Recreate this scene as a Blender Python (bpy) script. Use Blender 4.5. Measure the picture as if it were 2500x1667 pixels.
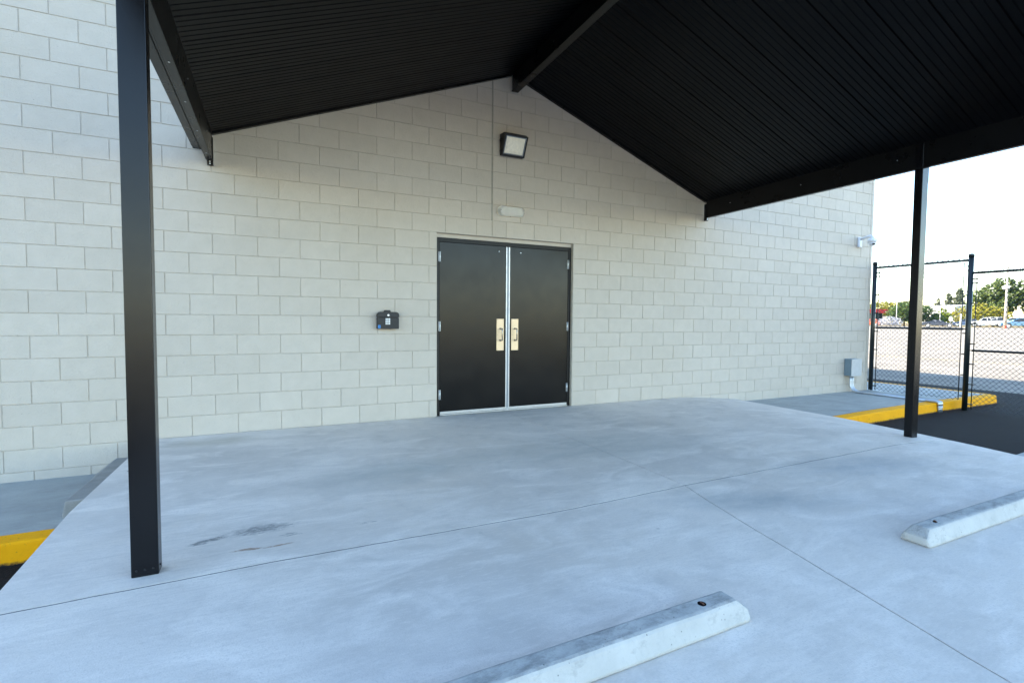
import bpy, bmesh, math, random
from mathutils import Vector, Matrix, noise
random.seed(11)
for o in list(bpy.data.objects): bpy.data.objects.remove(o)
S = bpy.context.scene
COL = S.collection
R = math.radians

# ------------------------------------------------------------------ camera
cam = bpy.data.cameras.new('camera'); camo = bpy.data.objects.new('camera', cam); COL.objects.link(camo)
cam.sensor_width = 36; cam.lens = 17.59; cam.clip_end = 3000; cam.clip_start = .05
cr = Vector((0.903057, -0.429459, 0.00722)); cu = Vector((0.012489, 0.043057, 0.998995)); cf = Vector((0.429338, 0.902059, -0.044246))
m = Matrix((cr, cu, -cf)).transposed().to_4x4(); m.translation = (-1.7883, -5.8787, 1.1956)
camo.matrix_world = m; S.camera = camo
S.render.resolution_x = 1024; S.render.resolution_y = 682
# ------------------------------------------------------------------ sky, sun, exposure
SUN = Vector((-1.05, 1.30, 1.0)).normalized()
SEL = math.asin(SUN.z); SAZ = math.atan2(SUN.x, SUN.y)
w = bpy.data.worlds.new('World'); S.world = w; w.use_nodes = True
wn = w.node_tree.nodes; wl = w.node_tree.links
bg = wn['Background']; sky = wn.new('ShaderNodeTexSky'); sky.sky_type = 'NISHITA'; sky.sun_disc = False
sky.sun_elevation = SEL; sky.sun_rotation = SAZ; sky.air_density = 1.15; sky.dust_density = .2; sky.ozone_density = 1.0; sky.altitude = 300
hs_ = wn.new('ShaderNodeHueSaturation'); hs_.inputs['Saturation'].default_value = 1.08; wl.new(sky.outputs[0], hs_.inputs['Color']); wl.new(hs_.outputs[0], bg.inputs[0]); bg.inputs[1].default_value = .13
sl = bpy.data.lights.new('sun', 'SUN'); so = bpy.data.objects.new('sun', sl); COL.objects.link(so)
sl.energy = 4.2; sl.angle = R(.5); sl.color = (1, .88, .72)
so.rotation_euler = SUN.to_track_quat('Z', 'Y').to_euler()
S.view_settings.view_transform = 'Standard'; S.view_settings.look = 'None'; S.view_settings.gamma = 1
S.view_settings.exposure = 2.5

# ------------------------------------------------------------------ materials
class NT:
    def __init__(s, name):
        s.m = bpy.data.materials.new(name); s.m.use_nodes = True
        s.t = s.m.node_tree; s.n = s.t.nodes; s.l = s.t.links; s.b = s.n['Principled BSDF']; s._co = None
    def add(s, k, **kw):
        n = s.n.new(k)
        for a, b in kw.items(): setattr(n, a, b)
        return n
    def co(s):
        if not s._co: s._co = s.add('ShaderNodeTexCoord').outputs['Object']
        return s._co
    def mapped(s, sc=(1, 1, 1), loc=(0, 0, 0), rot=(0, 0, 0)):
        mp = s.add('ShaderNodeMapping'); mp.inputs['Scale'].default_value = sc; mp.inputs['Location'].default_value = loc; mp.inputs['Rotation'].default_value = rot
        s.l.new(s.co(), mp.inputs[0]); return mp.outputs[0]
    def noise(s, scale, detail=4, rough=.55, vec=None, dist=0):
        n = s.add('ShaderNodeTexNoise'); n.inputs['Scale'].default_value = scale; n.inputs['Detail'].default_value = detail
        n.inputs['Roughness'].default_value = rough; n.inputs['Distortion'].default_value = dist
        s.l.new(vec if vec else s.co(), n.inputs['Vector']); return n.outputs['Fac']
    def ramp(s, f, p):
        r = s.add('ShaderNodeValToRGB'); e = r.color_ramp.elements
        while len(e) < len(p): e.new(.5)
        for k, (a, c) in zip(e, p):
            k.position = a; k.color = (c[0], c[1], c[2], 1) if hasattr(c, '__len__') else (c, c, c, 1)
        s.l.new(f, r.inputs[0]); return r.outputs[0]
    def mix(s, a, b, f, mode='MIX'):
        x = s.add('ShaderNodeMix', data_type='RGBA', blend_type=mode)
        for v, i in ((a, 6), (b, 7)):
            if hasattr(v, 'links'): s.l.new(v, x.inputs[i])
            else: x.inputs[i].default_value = (v[0], v[1], v[2], 1)
        if hasattr(f, 'links'): s.l.new(f, x.inputs[0])
        else: x.inputs[0].default_value = f
        return x.outputs[2]
    def math(s, op, a, b=None):
        x = s.add('ShaderNodeMath', operation=op)
        for v, i in ((a, 0), (b, 1)):
            if v is None: continue
            if hasattr(v, 'links'): s.l.new(v, x.inputs[i])
            else: x.inputs[i].default_value = v
        return x.outputs[0]
    def bump(s, h, strength=.3, dist=.01, prev=None):
        b = s.add('ShaderNodeBump'); b.inputs['Strength'].default_value = strength; b.inputs['Distance'].default_value = dist
        s.l.new(h, b.inputs['Height'])
        if prev: s.l.new(prev, b.inputs['Normal'])
        return b.outputs[0]
    def col(s, c):
        if hasattr(c, 'links'): s.l.new(c, s.b.inputs['Base Color'])
        else: s.b.inputs['Base Color'].default_value = (c[0], c[1], c[2], 1)
    def rough(s, r):
        if hasattr(r, 'links'): s.l.new(r, s.b.inputs['Roughness'])
        else: s.b.inputs['Roughness'].default_value = r
    def nor(s, n): s.l.new(n, s.b.inputs['Normal'])

def simple(name, c, rough=.5, metal=0, var=.08, vs=30, bumpd=0, bs=200):
    t = NT(name); f = t.noise(vs, 4)
    d = tuple(x * (1 - var) for x in c[:3]); u = tuple(min(1, x * (1 + var)) for x in c[:3])
    t.col(t.ramp(f, [(.3, d), (.7, u)])); t.b.inputs['Metallic'].default_value = metal
    t.rough(t.ramp(t.noise(vs * .4, 3), [(.3, max(0, rough - .05)), (.7, min(1, rough + .07))]))
    if bumpd: t.nor(t.bump(t.noise(bs, 3), .4, bumpd))
    return t.m

M = {}
# painted concrete block
def wallpaint(k_=1):
    t = NT('block_paint')
    big = t.noise(.9, 3); mid = t.noise(7, 5)
    c = t.ramp(mid, [(.25, (.485 * k_, .432 * k_, .362 * k_)), (.75, (.535 * k_, .475 * k_, .40 * k_))])
    c = t.mix(c, (.46 * k_, .40 * k_, .32 * k_), t.ramp(big, [(.45, 0), (.8, .5)]))
    # small pits and pock marks of split masonry, darker in colour
    v = t.add('ShaderNodeTexVoronoi'); v.inputs['Scale'].default_value = 9; t.l.new(t.mapped((1, 1, 1.4)), v.inputs['Vector'])
    pit = t.ramp(v.outputs['Distance'], [(.015, 1), (.045, 0)])
    gate = t.ramp(t.noise(2.3, 2), [(.48, 0), (.6, 1)])
    pf = t.math('MULTIPLY', pit, gate)
    c = t.mix(c, (.20, .19, .16), t.math('MULTIPLY', pf, .75)); t.col(c); t.rough(.62)
    b = t.bump(t.noise(60, 6, .7), .8, .006)
    b = t.bump(t.noise(14, 4), .45, .010, b)
    inv = t.math('SUBTRACT', 1, pf); b = t.bump(inv, .6, .004, b)
    t.nor(b); return t.m
M['wall'] = wallpaint(); M['wall_dark'] = wallpaint(.97); M['wall_light'] = wallpaint(1.025)
M['mortar'] = simple('joint_paint', (.435, .39, .325), .7, var=.12, vs=25, bumpd=.003, bs=150)
M['caulk'] = simple('joint_sealant', (.30, .29, .24), .6, var=.15, vs=20)

def concrete(name, base, warm, stain=False, tone=1.0, streak=0):
    t = NT(name)
    a = t.noise(.55, 5, .6, dist=.6); b_ = t.noise(3.2, 6, .65); f = t.noise(90, 5, .7)
    d = tuple(x * .70 for x in base); l = tuple(min(1, x * 1.12) for x in base)
    c = t.ramp(a, [(.28, d), (.5, base), (.75, l)])
    c = t.mix(c, warm, t.ramp(t.noise(.35, 4, .6, t.mapped(loc=(5, 2, 0)), .8), [(.45, 0), (.72, .55)]))
    c = t.mix(c, tuple(x * .72 for x in base), t.ramp(b_, [(.50, 0), (.78, .7)]))
    c = t.mix(c, tuple(min(1, x * 1.28) for x in base), t.ramp(t.noise(1.6, 6, .6, t.mapped((1, 2.2, 1), (3, 7, 0)), 1.2), [(.48, 0), (.72, .8)]))
    c = t.mix(c, tuple(x * .82 for x in base), t.ramp(f, [(.50, 0), (.66, .6)]))
    c = t.mix(c, tuple(x * .80 for x in base), t.ramp(t.noise(26, 6, .7, t.mapped((.5, 1.8, 1), rot=(0, 0, R(8)))), [(.50, 0), (.70, .45)]))
    c = t.mix(c, tuple(min(1, x * 1.14) for x in base), t.ramp(t.noise(34, 6, .7, t.mapped((.5, 1.8, 1), (4, 4, 0))), [(.52, 0), (.7, .5)]))
    # drips, spots
    v = t.add('ShaderNodeTexVoronoi'); v.inputs['Scale'].default_value = 2.6; t.l.new(t.co(), v.inputs['Vector'])
    sp = t.ramp(v.outputs['Distance'], [(.018, 1), (.045, 0)])
    c = t.mix(c, tuple(x * .35 for x in base), t.math('MULTIPLY', sp, t.ramp(t.noise(1.1, 2), [(.5, 0), (.62, .8)])))
    if streak:   # broom / tyre streaks of the finish
        sn = t.noise(10, 5, .6, t.mapped((.35, 5, 1), rot=(0, 0, R(-20))))
        c = t.mix(c, tuple(x * .70 for x in base), t.math('MULTIPLY', t.ramp(sn, [(.5, 0), (.75, .6)]), t.ramp(t.noise(.5, 3, .5, t.mapped(loc=(9, 4, 2))), [(.5, 0), (.7, 1)])))
    if stain:
        def spot(cx, cy, rx, ry, rot, lo, hi, nsc, colr, amt):
            nonlocal c
            mp = t.add('ShaderNodeMapping'); mp.vector_type = 'TEXTURE'
            mp.inputs['Location'].default_value = (cx, cy, 0); mp.inputs['Rotation'].default_value = (0, 0, rot); mp.inputs['Scale'].default_value = (rx, ry, 1)
            t.l.new(t.co(), mp.inputs[0])
            L = t.add('ShaderNodeVectorMath', operation='LENGTH'); t.l.new(mp.outputs[0], L.inputs[0])
            e = t.ramp(L.outputs['Value'], [(.15, 1), (1, 0)])
            n = t.noise(nsc, 5, .75, t.mapped((.55, 1.6, 1), rot=(0, 0, R(12))))
            q = t.ramp(t.math('MULTIPLY', e, n), [(lo, 0), (hi, 1)])
            c = t.mix(c, colr, t.math('MULTIPLY', q, amt))
        spot(-1.87, -2.76, .44, .17, R(2), .33, .52, 46, (.16, .17, .17), .8)
        spot(-2.12, -2.81, .26, .08, R(18), .36, .48, 38, (.13, .14, .14), .8)
        spot(-1.72, -2.90, .20, .09, R(-10), .44, .56, 42, (.16, .17, .17), .7)
        spot(-1.30, -2.91, .18, .07, R(5), .45, .58, 42, (.17, .17, .17), .7)
        spot(-1.92, -3.01, .18, .035, R(-6), .32, .48, 40, (.26, .16, .10), .9)
        spot(-1.77, -3.02, .20, .028, R(4), .33, .50, 36, (.28, .18, .11), .85)
        spot(-2.3, -.35, .7, .30, R(0), .15, .55, 4, (.38, .34, .25), .6)
        spot(.9, -2.0, 1.9, .8, R(-8), .12, .6, 2.5, (.36, .36, .33), .65)
        spot(-.9, -2.0, 1.1, .5, R(10), .12, .6, 3.5, (.36, .37, .34), .6)
        spot(1.1, -3.6, 1.0, .35, R(-25), .15, .6, 4, (.34, .35, .34), .7)
        spot(2.6, -3.4, 1.3, .5, R(-12), .15, .6, 4, (.33, .34, .34), .7)
    t.col(c); t.rough(t.ramp(b_, [(.3, .62), (.7, .8)]))
    b = t.bump(t.noise(160, 4, .7), .6, .003); b = t.bump(t.noise(22, 5, .6, t.mapped((1, 2.5, 1))), .3, .004, b); t.nor(b)
    return t.m
M['slab'] = concrete('slab_concrete', (.66, .60, .535), (.68, .585, .48), True, streak=1)
M['walk'] = concrete('sidewalk_concrete', (.34, .345, .32), (.33, .31, .26))
M['block_c'] = concrete('kerb_concrete', (.27, .265, .245), (.30, .26, .19))
def precast(name, a, b, dark, lo, hi):
    t = NT(name)
    c = t.ramp(t.noise(7, 6, .65), [(.3, a), (.7, b)])
    c = t.mix(c, dark, t.ramp(t.noise(16, 6, .75, t.mapped((.6, 1, 1))), [(lo, 0), (hi, .8)]))
    c = t.mix(c, tuple(x * 1.5 for x in dark), t.ramp(t.noise(30, 5, .7, t.mapped((2.5, .4, 1))), [(.55, 0), (.75, .5)]))
    v = t.add('ShaderNodeTexVoronoi'); v.inputs['Scale'].default_value = 38; t.l.new(t.co(), v.inputs['Vector'])
    hole = t.math('MULTIPLY', t.ramp(v.outputs['Distance'], [(.05, 1), (.13, 0)]), t.ramp(t.noise(9, 3), [(.52, 0), (.58, 1)]))
    c = t.mix(c, (.06, .06, .06), t.math('MULTIPLY', hole, .85)); t.col(c); t.rough(.8)
    n = t.bump(t.noise(60, 5, .7), .7, .004); n = t.bump(t.noise(12, 4), .5, .008, n); t.nor(n); return t.m
M['stop'] = precast('precast_concrete', (.42, .41, .375), (.51, .50, .46), (.24, .235, .22), .55, .75)
M['stop_dirty'] = precast('precast_concrete_worn_top', (.34, .345, .33), (.46, .455, .43), (.17, .175, .17), .45, .66)

def asphalt(name, base, light, patch=0):
    t = NT(name); f = t.noise(120, 3, .8); g = t.noise(.8, 5)
    c = t.ramp(f, [(.35, tuple(x * .55 for x in base)), (.55, base), (.74, light)])
    c = t.mix(c, tuple(x * 1.7 for x in base), t.ramp(g, [(.45, 0), (.75, .6)]))
    c = t.mix(c, tuple(x * 2.6 for x in base) if base[0] < .1 else base, t.ramp(t.noise(9, 7, .75), [(.50, 0), (.70, .7)]))
    if patch: c = t.mix(c, tuple(x * .62 for x in base), t.ramp(t.noise(.12, 6, .6, t.mapped((.4, 1, 1)), 1), [(.5, 0), (.62, patch)]))
    t.b.inputs['Specular IOR Level'].default_value = .2; t.col(c); t.rough(.9); t.nor(t.bump(t.noise(140, 3, .8), .8, .012)); return t.m
M['asphalt'] = asphalt('new_asphalt', (.0075, .0078, .009), (.04, .041, .045))
M['lot'] = asphalt('old_asphalt', (.25, .225, .19), (.31, .28, .235), .45)
M['ground'] = asphalt('dry_ground', (.21, .165, .08), (.26, .21, .11), .4)
M['road'] = simple('road_surface', (.25, .24, .23), .9, var=.1, vs=.5)
M['parkline'] = simple('faded_yellow_line', (.50, .38, .16), .8, var=.25, vs=2)

def yellow():
    t = NT('yellow_kerb_paint')
    c = t.ramp(t.noise(5, 5, .6), [(.3, (.86, .36, .002)), (.7, (.96, .42, .003))])
    c = t.mix(c, (.30, .18, .03), t.ramp(t.noise(34, 5, .75), [(.60, 0), (.68, .7)]))
    # tar splashed along the foot of the kerb
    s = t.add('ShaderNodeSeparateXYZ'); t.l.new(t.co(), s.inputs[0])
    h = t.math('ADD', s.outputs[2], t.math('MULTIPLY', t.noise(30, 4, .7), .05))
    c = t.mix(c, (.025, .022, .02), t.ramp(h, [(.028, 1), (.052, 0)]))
    t.b.inputs['Specular IOR Level'].default_value = .15; t.col(c); t.rough(.75); b = t.bump(t.noise(45, 5, .7), .5, .005); t.nor(b); return t.m
M['yellow'] = yellow()

def blackpaint(name, c, r, b=.0006, bs=350, spec=.5):
    t = NT(name); t.b.inputs['Specular IOR Level'].default_value = spec
    t.col(t.ramp(t.noise(2.2, 4), [(.3, tuple(x * .8 for x in c)), (.7, tuple(x * 1.25 for x in c))]))
    t.rough(t.ramp(t.noise(5, 5, .6), [(.3, r - .02), (.7, r + .04)]))
    n = t.bump(t.noise(bs, 2), .3, b); n = t.bump(t.noise(3, 3), .15, .004, n); t.nor(n)
    return t.m
M['black'] = blackpaint('black_coated_aluminium', (.004, .004, .0045), .28, spec=.25)
M['soffit'] = blackpaint('black_roof_deck', (.003, .003, .0035), .34, spec=.08)
M['doorp'] = blackpaint('black_door_paint', (.003, .003, .0035), .22, .0001, 260, spec=.24)
M['framep'] = blackpaint('black_frame_paint', (.003, .003, .004), .42, spec=.3)
M['housing'] = blackpaint('black_cast_housing', (.005, .005, .006), .5)
M['alu'] = simple('brushed_aluminium', (.50, .51, .53), .38, .9, .06, 60)
M['galv'] = simple('galvanised_steel', (.58, .61, .64), .42, .85, .12, 40)
M['steel'] = simple('satin_steel_plate', (.66, .50, .33), .45, .6, .05, 15)
M['chrome'] = simple('handle_steel', (.26, .24, .22), .25, .9, .05, 40)
M['ribgrey'] = simple('astragal_seal', (.22, .24, .27), .6)
M['white'] = simple('white_plastic', (.78, .78, .79), .4)
M['greybox'] = simple('grey_enamel', (.15, .21, .25), .5, 0, .06, 12)  # shade of the junction box's side put into the colour; lamp heads share it
M['filler'] = simple('joint_filler', (.13, .13, .135), .9, var=.3, vs=30)
M['postblk'] = blackpaint('black_post_coating', (.003, .003, .004), .22, spec=.32)
M['greylid'] = simple('grey_enamel_lit', (.46, .47, .47), .5, 0, .05, 12)  # box lid lighter than its case: front-face reflection put into the colour
M['lensblack'] = simple('camera_lens', (.01, .01, .012), .1)
M['keyw'] = simple('white_keys', (.85, .85, .83), .5)
M['sticker'] = simple('blue_sticker', (.03, .22, .55), .5)
M['stickerd'] = simple('blue_sticker_mark', (.01, .07, .26), .5)
M['red'] = simple('red_paint', (.62, .025, .02), .5)
M['rust'] = simple('rusty_steel', (.12, .05, .03), .8, .2, .3, 60)
M['diff'] = simple('lamp_diffuser', (.92, .84, .68), .35)
M['refl'] = simple('lamp_reflector', (.62, .58, .50), .35, .2)
M['warmwhite'] = simple('ivory_plastic', (.80, .75, .64), .4)
M['postgreen'] = blackpaint('black_vinyl_coating', (.008, .013, .014), .30)
def glassm():
    t = NT('clear_cover'); t.col((.95, .95, .95)); t.b.inputs['Roughness'].default_value = .3
    t.b.inputs['Transmission Weight'].default_value = .85; t.b.inputs['IOR'].default_value = 1.2; return t.m
M['glass'] = glassm()
M['winglass'] = simple('dark_vehicle_glass', (.03, .035, .04), .12)
M['tyre'] = simple('tyre_rubber', (.02, .02, .02), .8)
M['rim'] = simple('alloy_rim', (.68, .68, .70), .35, .5)
def paint(n, c, met=.1):
    k = NT(n); k.col(c); k.b.inputs['Metallic'].default_value = met; k.rough(.3)
    k.b.inputs['Coat Weight'].default_value = .6; k.col(k.ramp(k.noise(3, 2), [(.3, tuple(x * .92 for x in c)), (.7, c)])); return k.m
M['carwhite'] = paint('white_car_paint', (.80, .80, .80)); M['carblue'] = paint('blue_car_paint', (.12, .26, .42), .3)
M['cargrey'] = paint('dark_grey_car_paint', (.07, .08, .11), .4); M['carteal'] = paint('pale_green_car_paint', (.30, .45, .46), .3)
M['carred'] = paint('orange_red_car_paint', (.72, .10, .03)); M['carnavy'] = paint('navy_car_paint', (.04, .09, .2), .3)
def leaf(n, a, b, d):
    t = NT(n); f = t.noise(.55, 4, .6); g = t.noise(4, 2)
    c = t.mix(t.ramp(f, [(.3, a), (.7, b)]), d, t.ramp(g, [(.45, 0), (.7, .8)])); t.col(c); t.rough(.6)
    t.b.inputs['Transmission Weight'].default_value = 0
    tr = t.add('ShaderNodeBsdfTranslucent'); t.l.new(c, tr.inputs[0]); mx = t.add('ShaderNodeMixShader'); mx.inputs[0].default_value = .35
    t.l.new(t.b.outputs[0], mx.inputs[1]); t.l.new(tr.outputs[0], mx.inputs[2]); t.l.new(mx.outputs[0], t.n['Material Output'].inputs[0]); return t.m
M['lf_oak'] = leaf('oak_foliage', (0.074, 0.115, 0.027), (0.176, 0.230, 0.061), (0.054, 0.081, 0.027))
M['lf_yel'] = leaf('yellow_green_foliage', (0.230, 0.230, 0.027), (0.405, 0.338, 0.041), (0.135, 0.176, 0.027))
M['lf_dark'] = leaf('dark_foliage', (0.047, 0.095, 0.027), (0.121, 0.189, 0.041), (0.027, 0.054, 0.024))
M['lf_lime'] = leaf('bright_foliage', (.20, .26, .02), (.30, .34, .03), (.09, .14, .02))
M['lf_pine'] = leaf('pine_foliage', (0.095, 0.121, 0.074), (0.176, 0.203, 0.121), (0.068, 0.088, 0.061))
M['lf_pale'] = leaf('silvery_foliage', (.40, .40, .44), (.62, .62, .66), (.26, .27, .30))
M['bark'] = simple('bark', (.10, .075, .05), .9, var=.3, vs=12)
M['pole'] = simple('pole_concrete', (.60, .50, .42), .8)
M['bwhite'] = simple('white_cladding', (.74, .74, .72), .7, var=.04, vs=1)
M['bgrey'] = simple('grey_roofing', (.60, .60, .60), .7)
M['membrane'] = simple('roof_membrane', (.4, .4, .38), .8)

# ------------------------------------------------------------------ mesh helpers
class MB:
    def __init__(s): s.v = []; s.f = []; s.mi = []; s.sm = []
    def quad(s, a, b, c, d, mi=0, sm=False):
        i = len(s.v); s.v += [tuple(a), tuple(b), tuple(c), tuple(d)]; s.f.append((i, i + 1, i + 2, i + 3)); s.mi.append(mi); s.sm.append(sm); return s
    def poly(s, vs, faces, mi=0, sm=False):
        i = len(s.v); s.v += [tuple(x) for x in vs]
        for f in faces: s.f.append(tuple(i + k for k in f)); s.mi.append(mi); s.sm.append(sm)
        return s
    def box(s, a, b, mi=0, bev=0):
        x0, x1 = sorted((a[0], b[0])); y0, y1 = sorted((a[1], b[1])); z0, z1 = sorted((a[2], b[2]))
        if bev <= 0:
            s.poly([(x0, y0, z0), (x1, y0, z0), (x1, y1, z0), (x0, y1, z0), (x0, y0, z1), (x1, y0, z1), (x1, y1, z1), (x0, y1, z1)],
                   [(0, 3, 2, 1), (4, 5, 6, 7), (0, 1, 5, 4), (1, 2, 6, 5), (2, 3, 7, 6), (3, 0, 4, 7)], mi); return s
        bm = bmesh.new(); bmesh.ops.create_cube(bm, size=1)
        for v in bm.verts: v.co = Vector(((x0 + x1) / 2 + v.co.x * (x1 - x0), (y0 + y1) / 2 + v.co.y * (y1 - y0), (z0 + z1) / 2 + v.co.z * (z1 - z0)))
        bmesh.ops.bevel(bm, geom=bm.edges[:], offset=bev, segments=2, affect='EDGES', profile=.5)
        return s.frombm(bm, mi)
    def frombm(s, bm, mi=0, sm=False):
        bm.verts.index_update(); i = len(s.v); s.v += [tuple(v.co) for v in bm.verts]
        for f in bm.faces: s.f.append(tuple(i + v.index for v in f.verts)); s.mi.append(mi); s.sm.append(sm)
        bm.free(); return s
    def tube(s, pts, r, n=10, mi=0, cap=True):
        pts = [Vector(p) for p in pts]; rr = r if hasattr(r, '__len__') else [r] * len(pts); rings = []
        t0 = (pts[1] - pts[0]).normalized(); up = Vector((0, 0, 1)) if abs(t0.z) < .9 else Vector((1, 0, 0)); nrm = t0.cross(up).normalized()
        for k, p in enumerate(pts):
            t = (pts[min(k + 1, len(pts) - 1)] - pts[max(k - 1, 0)]).normalized()
            nrm = (nrm - t * nrm.dot(t)).normalized(); bn = t.cross(nrm)
            rings.append([p + (nrm * math.cos(2 * math.pi * j / n) + bn * math.sin(2 * math.pi * j / n)) * rr[k] for j in range(n)])
        i = len(s.v)
        for rg in rings: s.v += [tuple(q) for q in rg]
        for k in range(len(pts) - 1):
            for j in range(n):
                s.f.append((i + k * n + j, i + k * n + (j + 1) % n, i + (k + 1) * n + (j + 1) % n, i + (k + 1) * n + j)); s.mi.append(mi); s.sm.append(n > 5)
        if cap:
            s.f.append(tuple(i + j for j in reversed(range(n)))); s.mi.append(mi); s.sm.append(False)
            s.f.append(tuple(i + (len(pts) - 1) * n + j for j in range(n))); s.mi.append(mi); s.sm.append(False)
        return s
    def prism(s, prof, axis, a, b, mi=0):
        # prof: 2-D outline in the two other axes; axis 0 -> (y,z), 1 -> (x,z), 2 -> (x,y)
        def P(q, t):
            return {0: (t, q[0], q[1]), 1: (q[0], t, q[1]), 2: (q[0], q[1], t)}[axis]
        n = len(prof); i = len(s.v); s.v += [P(q, a) for q in prof] + [P(q, b) for q in prof]
        for j in range(n): s.f.append((i + j, i + (j + 1) % n, i + n + (j + 1) % n, i + n + j)); s.mi.append(mi); s.sm.append(False)
        s.f.append(tuple(i + j for j in reversed(range(n)))); s.mi.append(mi); s.sm.append(False)
        s.f.append(tuple(i + n + j for j in range(n))); s.mi.append(mi); s.sm.append(False); return s
    def build(s, name, mats, parent=None, loc=None, recalc=True, bevel=0):
        me = bpy.data.meshes.new(name); me.from_pydata(s.v, [], s.f)
        if not isinstance(mats, (list, tuple)): mats = [mats]
        for k in mats: me.materials.append(M[k] if isinstance(k, str) else k)
        me.polygons.foreach_set('material_index', s.mi); me.polygons.foreach_set('use_smooth', s.sm)
        if recalc:
            bm = bmesh.new(); bm.from_mesh(me); bmesh.ops.recalc_face_normals(bm, faces=bm.faces[:]); bm.to_mesh(me); bm.free()
        o = bpy.data.objects.new(name, me); COL.objects.link(o)
        if loc: o.location = loc
        if parent: o.parent = parent
        if bevel:
            b = o.modifiers.new('bevel', 'BEVEL'); b.width = bevel; b.segments = 2; b.limit_method = 'ANGLE'; b.angle_limit = R(40)
        return o
def pieces(mb, name, mat, parent=None):
    par = list(range(len(mb.v)))
    def fi(a):
        while par[a] != a: par[a] = par[par[a]]; a = par[a]
        return a
    for f in mb.f:
        for k in f[1:]: par[fi(k)] = fi(f[0])
    comp = {}
    for n_, f in enumerate(mb.f): comp.setdefault(fi(f[0]), []).append(n_)
    for fs in comp.values():
        q = MB(); mp = {}
        for n_ in fs:
            for k in mb.f[n_]:
                if k not in mp: mp[k] = len(q.v); q.v.append(mb.v[k])
            q.f.append(tuple(mp[k] for k in mb.f[n_])); q.mi.append(mb.mi[n_]); q.sm.append(mb.sm[n_])
        q.build(name, mat, parent)
def tag(o, label, cat, group=None):
    o['label'] = label; o['category'] = cat
    if group: o['group'] = group
    return o
def thing(name, label, cat, loc=(0, 0, 0), rz=0, group=None):
    o = bpy.data.objects.new(name, None); COL.objects.link(o); o.location = loc; o.rotation_euler = (0, 0, rz); o.empty_display_size = .1
    return tag(o, label, cat, group)
def struct(o, kind='structure'): o['kind'] = kind; return o
def arc(cx, cy, r, a0, a1, n): return [(cx + r * math.cos(R(a0 + (a1 - a0) * i / n)), cy + r * math.sin(R(a0 + (a1 - a0) * i / n))) for i in range(n + 1)]
def rrect(x0, z0, x1, z1, r, n=5): return arc(x1 - r, z0 + r, r, -90, 0, n) + arc(x1 - r, z1 - r, r, 0, 90, n) + arc(x0 + r, z1 - r, r, 90, 180, n) + arc(x0 + r, z0 + r, r, 180, 270, n)
def wob(x, y, a=.003, f=9): return a * noise.noise(Vector((x * f, y * f, 3.3)))

# ------------------------------------------------------------------ ground and paving
def gz(x): return -.30 if x < 20 else min(-.30 + (x - 20) * .0098, .45)
g = MB(); xs = [-900, -400, -100, -30, 12.45, 20, 50, 80, 96.5, 104, 300, 1200]
def strip_sheet(mb, x0, x1, y0, y1, dz, mi=0, zf=gz):
    st = sorted(set([x0, x1] + [x for x in (20, 50, 80, 96.5) if x0 < x < x1]))
    for a, b in zip(st, st[1:]): mb.quad((a, y0, zf(a) + dz), (b, y0, zf(b) + dz), (b, y1, zf(b) + dz), (a, y1, zf(a) + dz), mi)
strip_sheet(g, -1200, 1500, -1200, 1200, -.16 + 0, 0)
struct(g.build('ground', 'ground'))
g = MB(); strip_sheet(g, 12.45, 92, -60, 90, -.006 + .0); g.quad((12.45, -60, -.306), (12.45, 90, -.306), (12.45, 90, -.5), (12.45, -60, -.5)); g.quad((92, -60, gz(92) - .006), (92, 90, gz(92) - .006), (92, 90, -.4), (92, -60, -.4))
struct(g.build('parking_lot', 'lot'))
g = MB(); strip_sheet(g, 99, 108, -60, 120, -.10)
struct(g.build('road', 'road'))
# new asphalt: round the slab and along the east side
g = MB()
def sheet(mb, poly, z, thick=.12):
    n = len(poly); i = len(mb.v); mb.v += [(x, y, z) for x, y in poly] + [(x, y, z - thick) for x, y in poly]
    mb.f.append(tuple(range(i, i + n))); mb.mi.append(0); mb.sm.append(False)
    for j in range(n): mb.f.append((i + j, i + n + j, i + n + (j + 1) % n, i + (j + 1) % n)); mb.mi.append(0); mb.sm.append(False)
sheet(g, [(4.2, -60), (12.45, -60), (12.45, 90), (10.4, 90), (10.4, -1.0), (5.0, -1.0), (5.0, -2.4), (4.2, -4)], -.30)
struct(g.build('asphalt', 'asphalt'))
g = MB(); sheet(g, [(-60, -13.49), (4.19, -13.49), (4.19, -9.21), (-2.85, -9.21), (-2.85, -1.5), (-60, -1.5)], -.43)
struct(g.build('asphalt_lane', 'asphalt'))
g = MB(); sheet(g, [(-60, -70), (12.4, -70), (12.4, -13.5), (-60, -13.5)], -.10, .3)
struct(g.build('bounce_pavement', 'lot'))  # unseen sunlit ground behind the camera, added to bounce warm light
# faded paint lines on the old lot
g = MB()
for k in range(9):
    x = 22 + k * 8.2; z = gz(x) + .004
    g.quad((x, -40, z), (x + .14, -40, z + .0012), (x + .14, 60, z + .0012), (x, 60, z))
struct(g.build('road_marking', 'parkline'))

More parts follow.
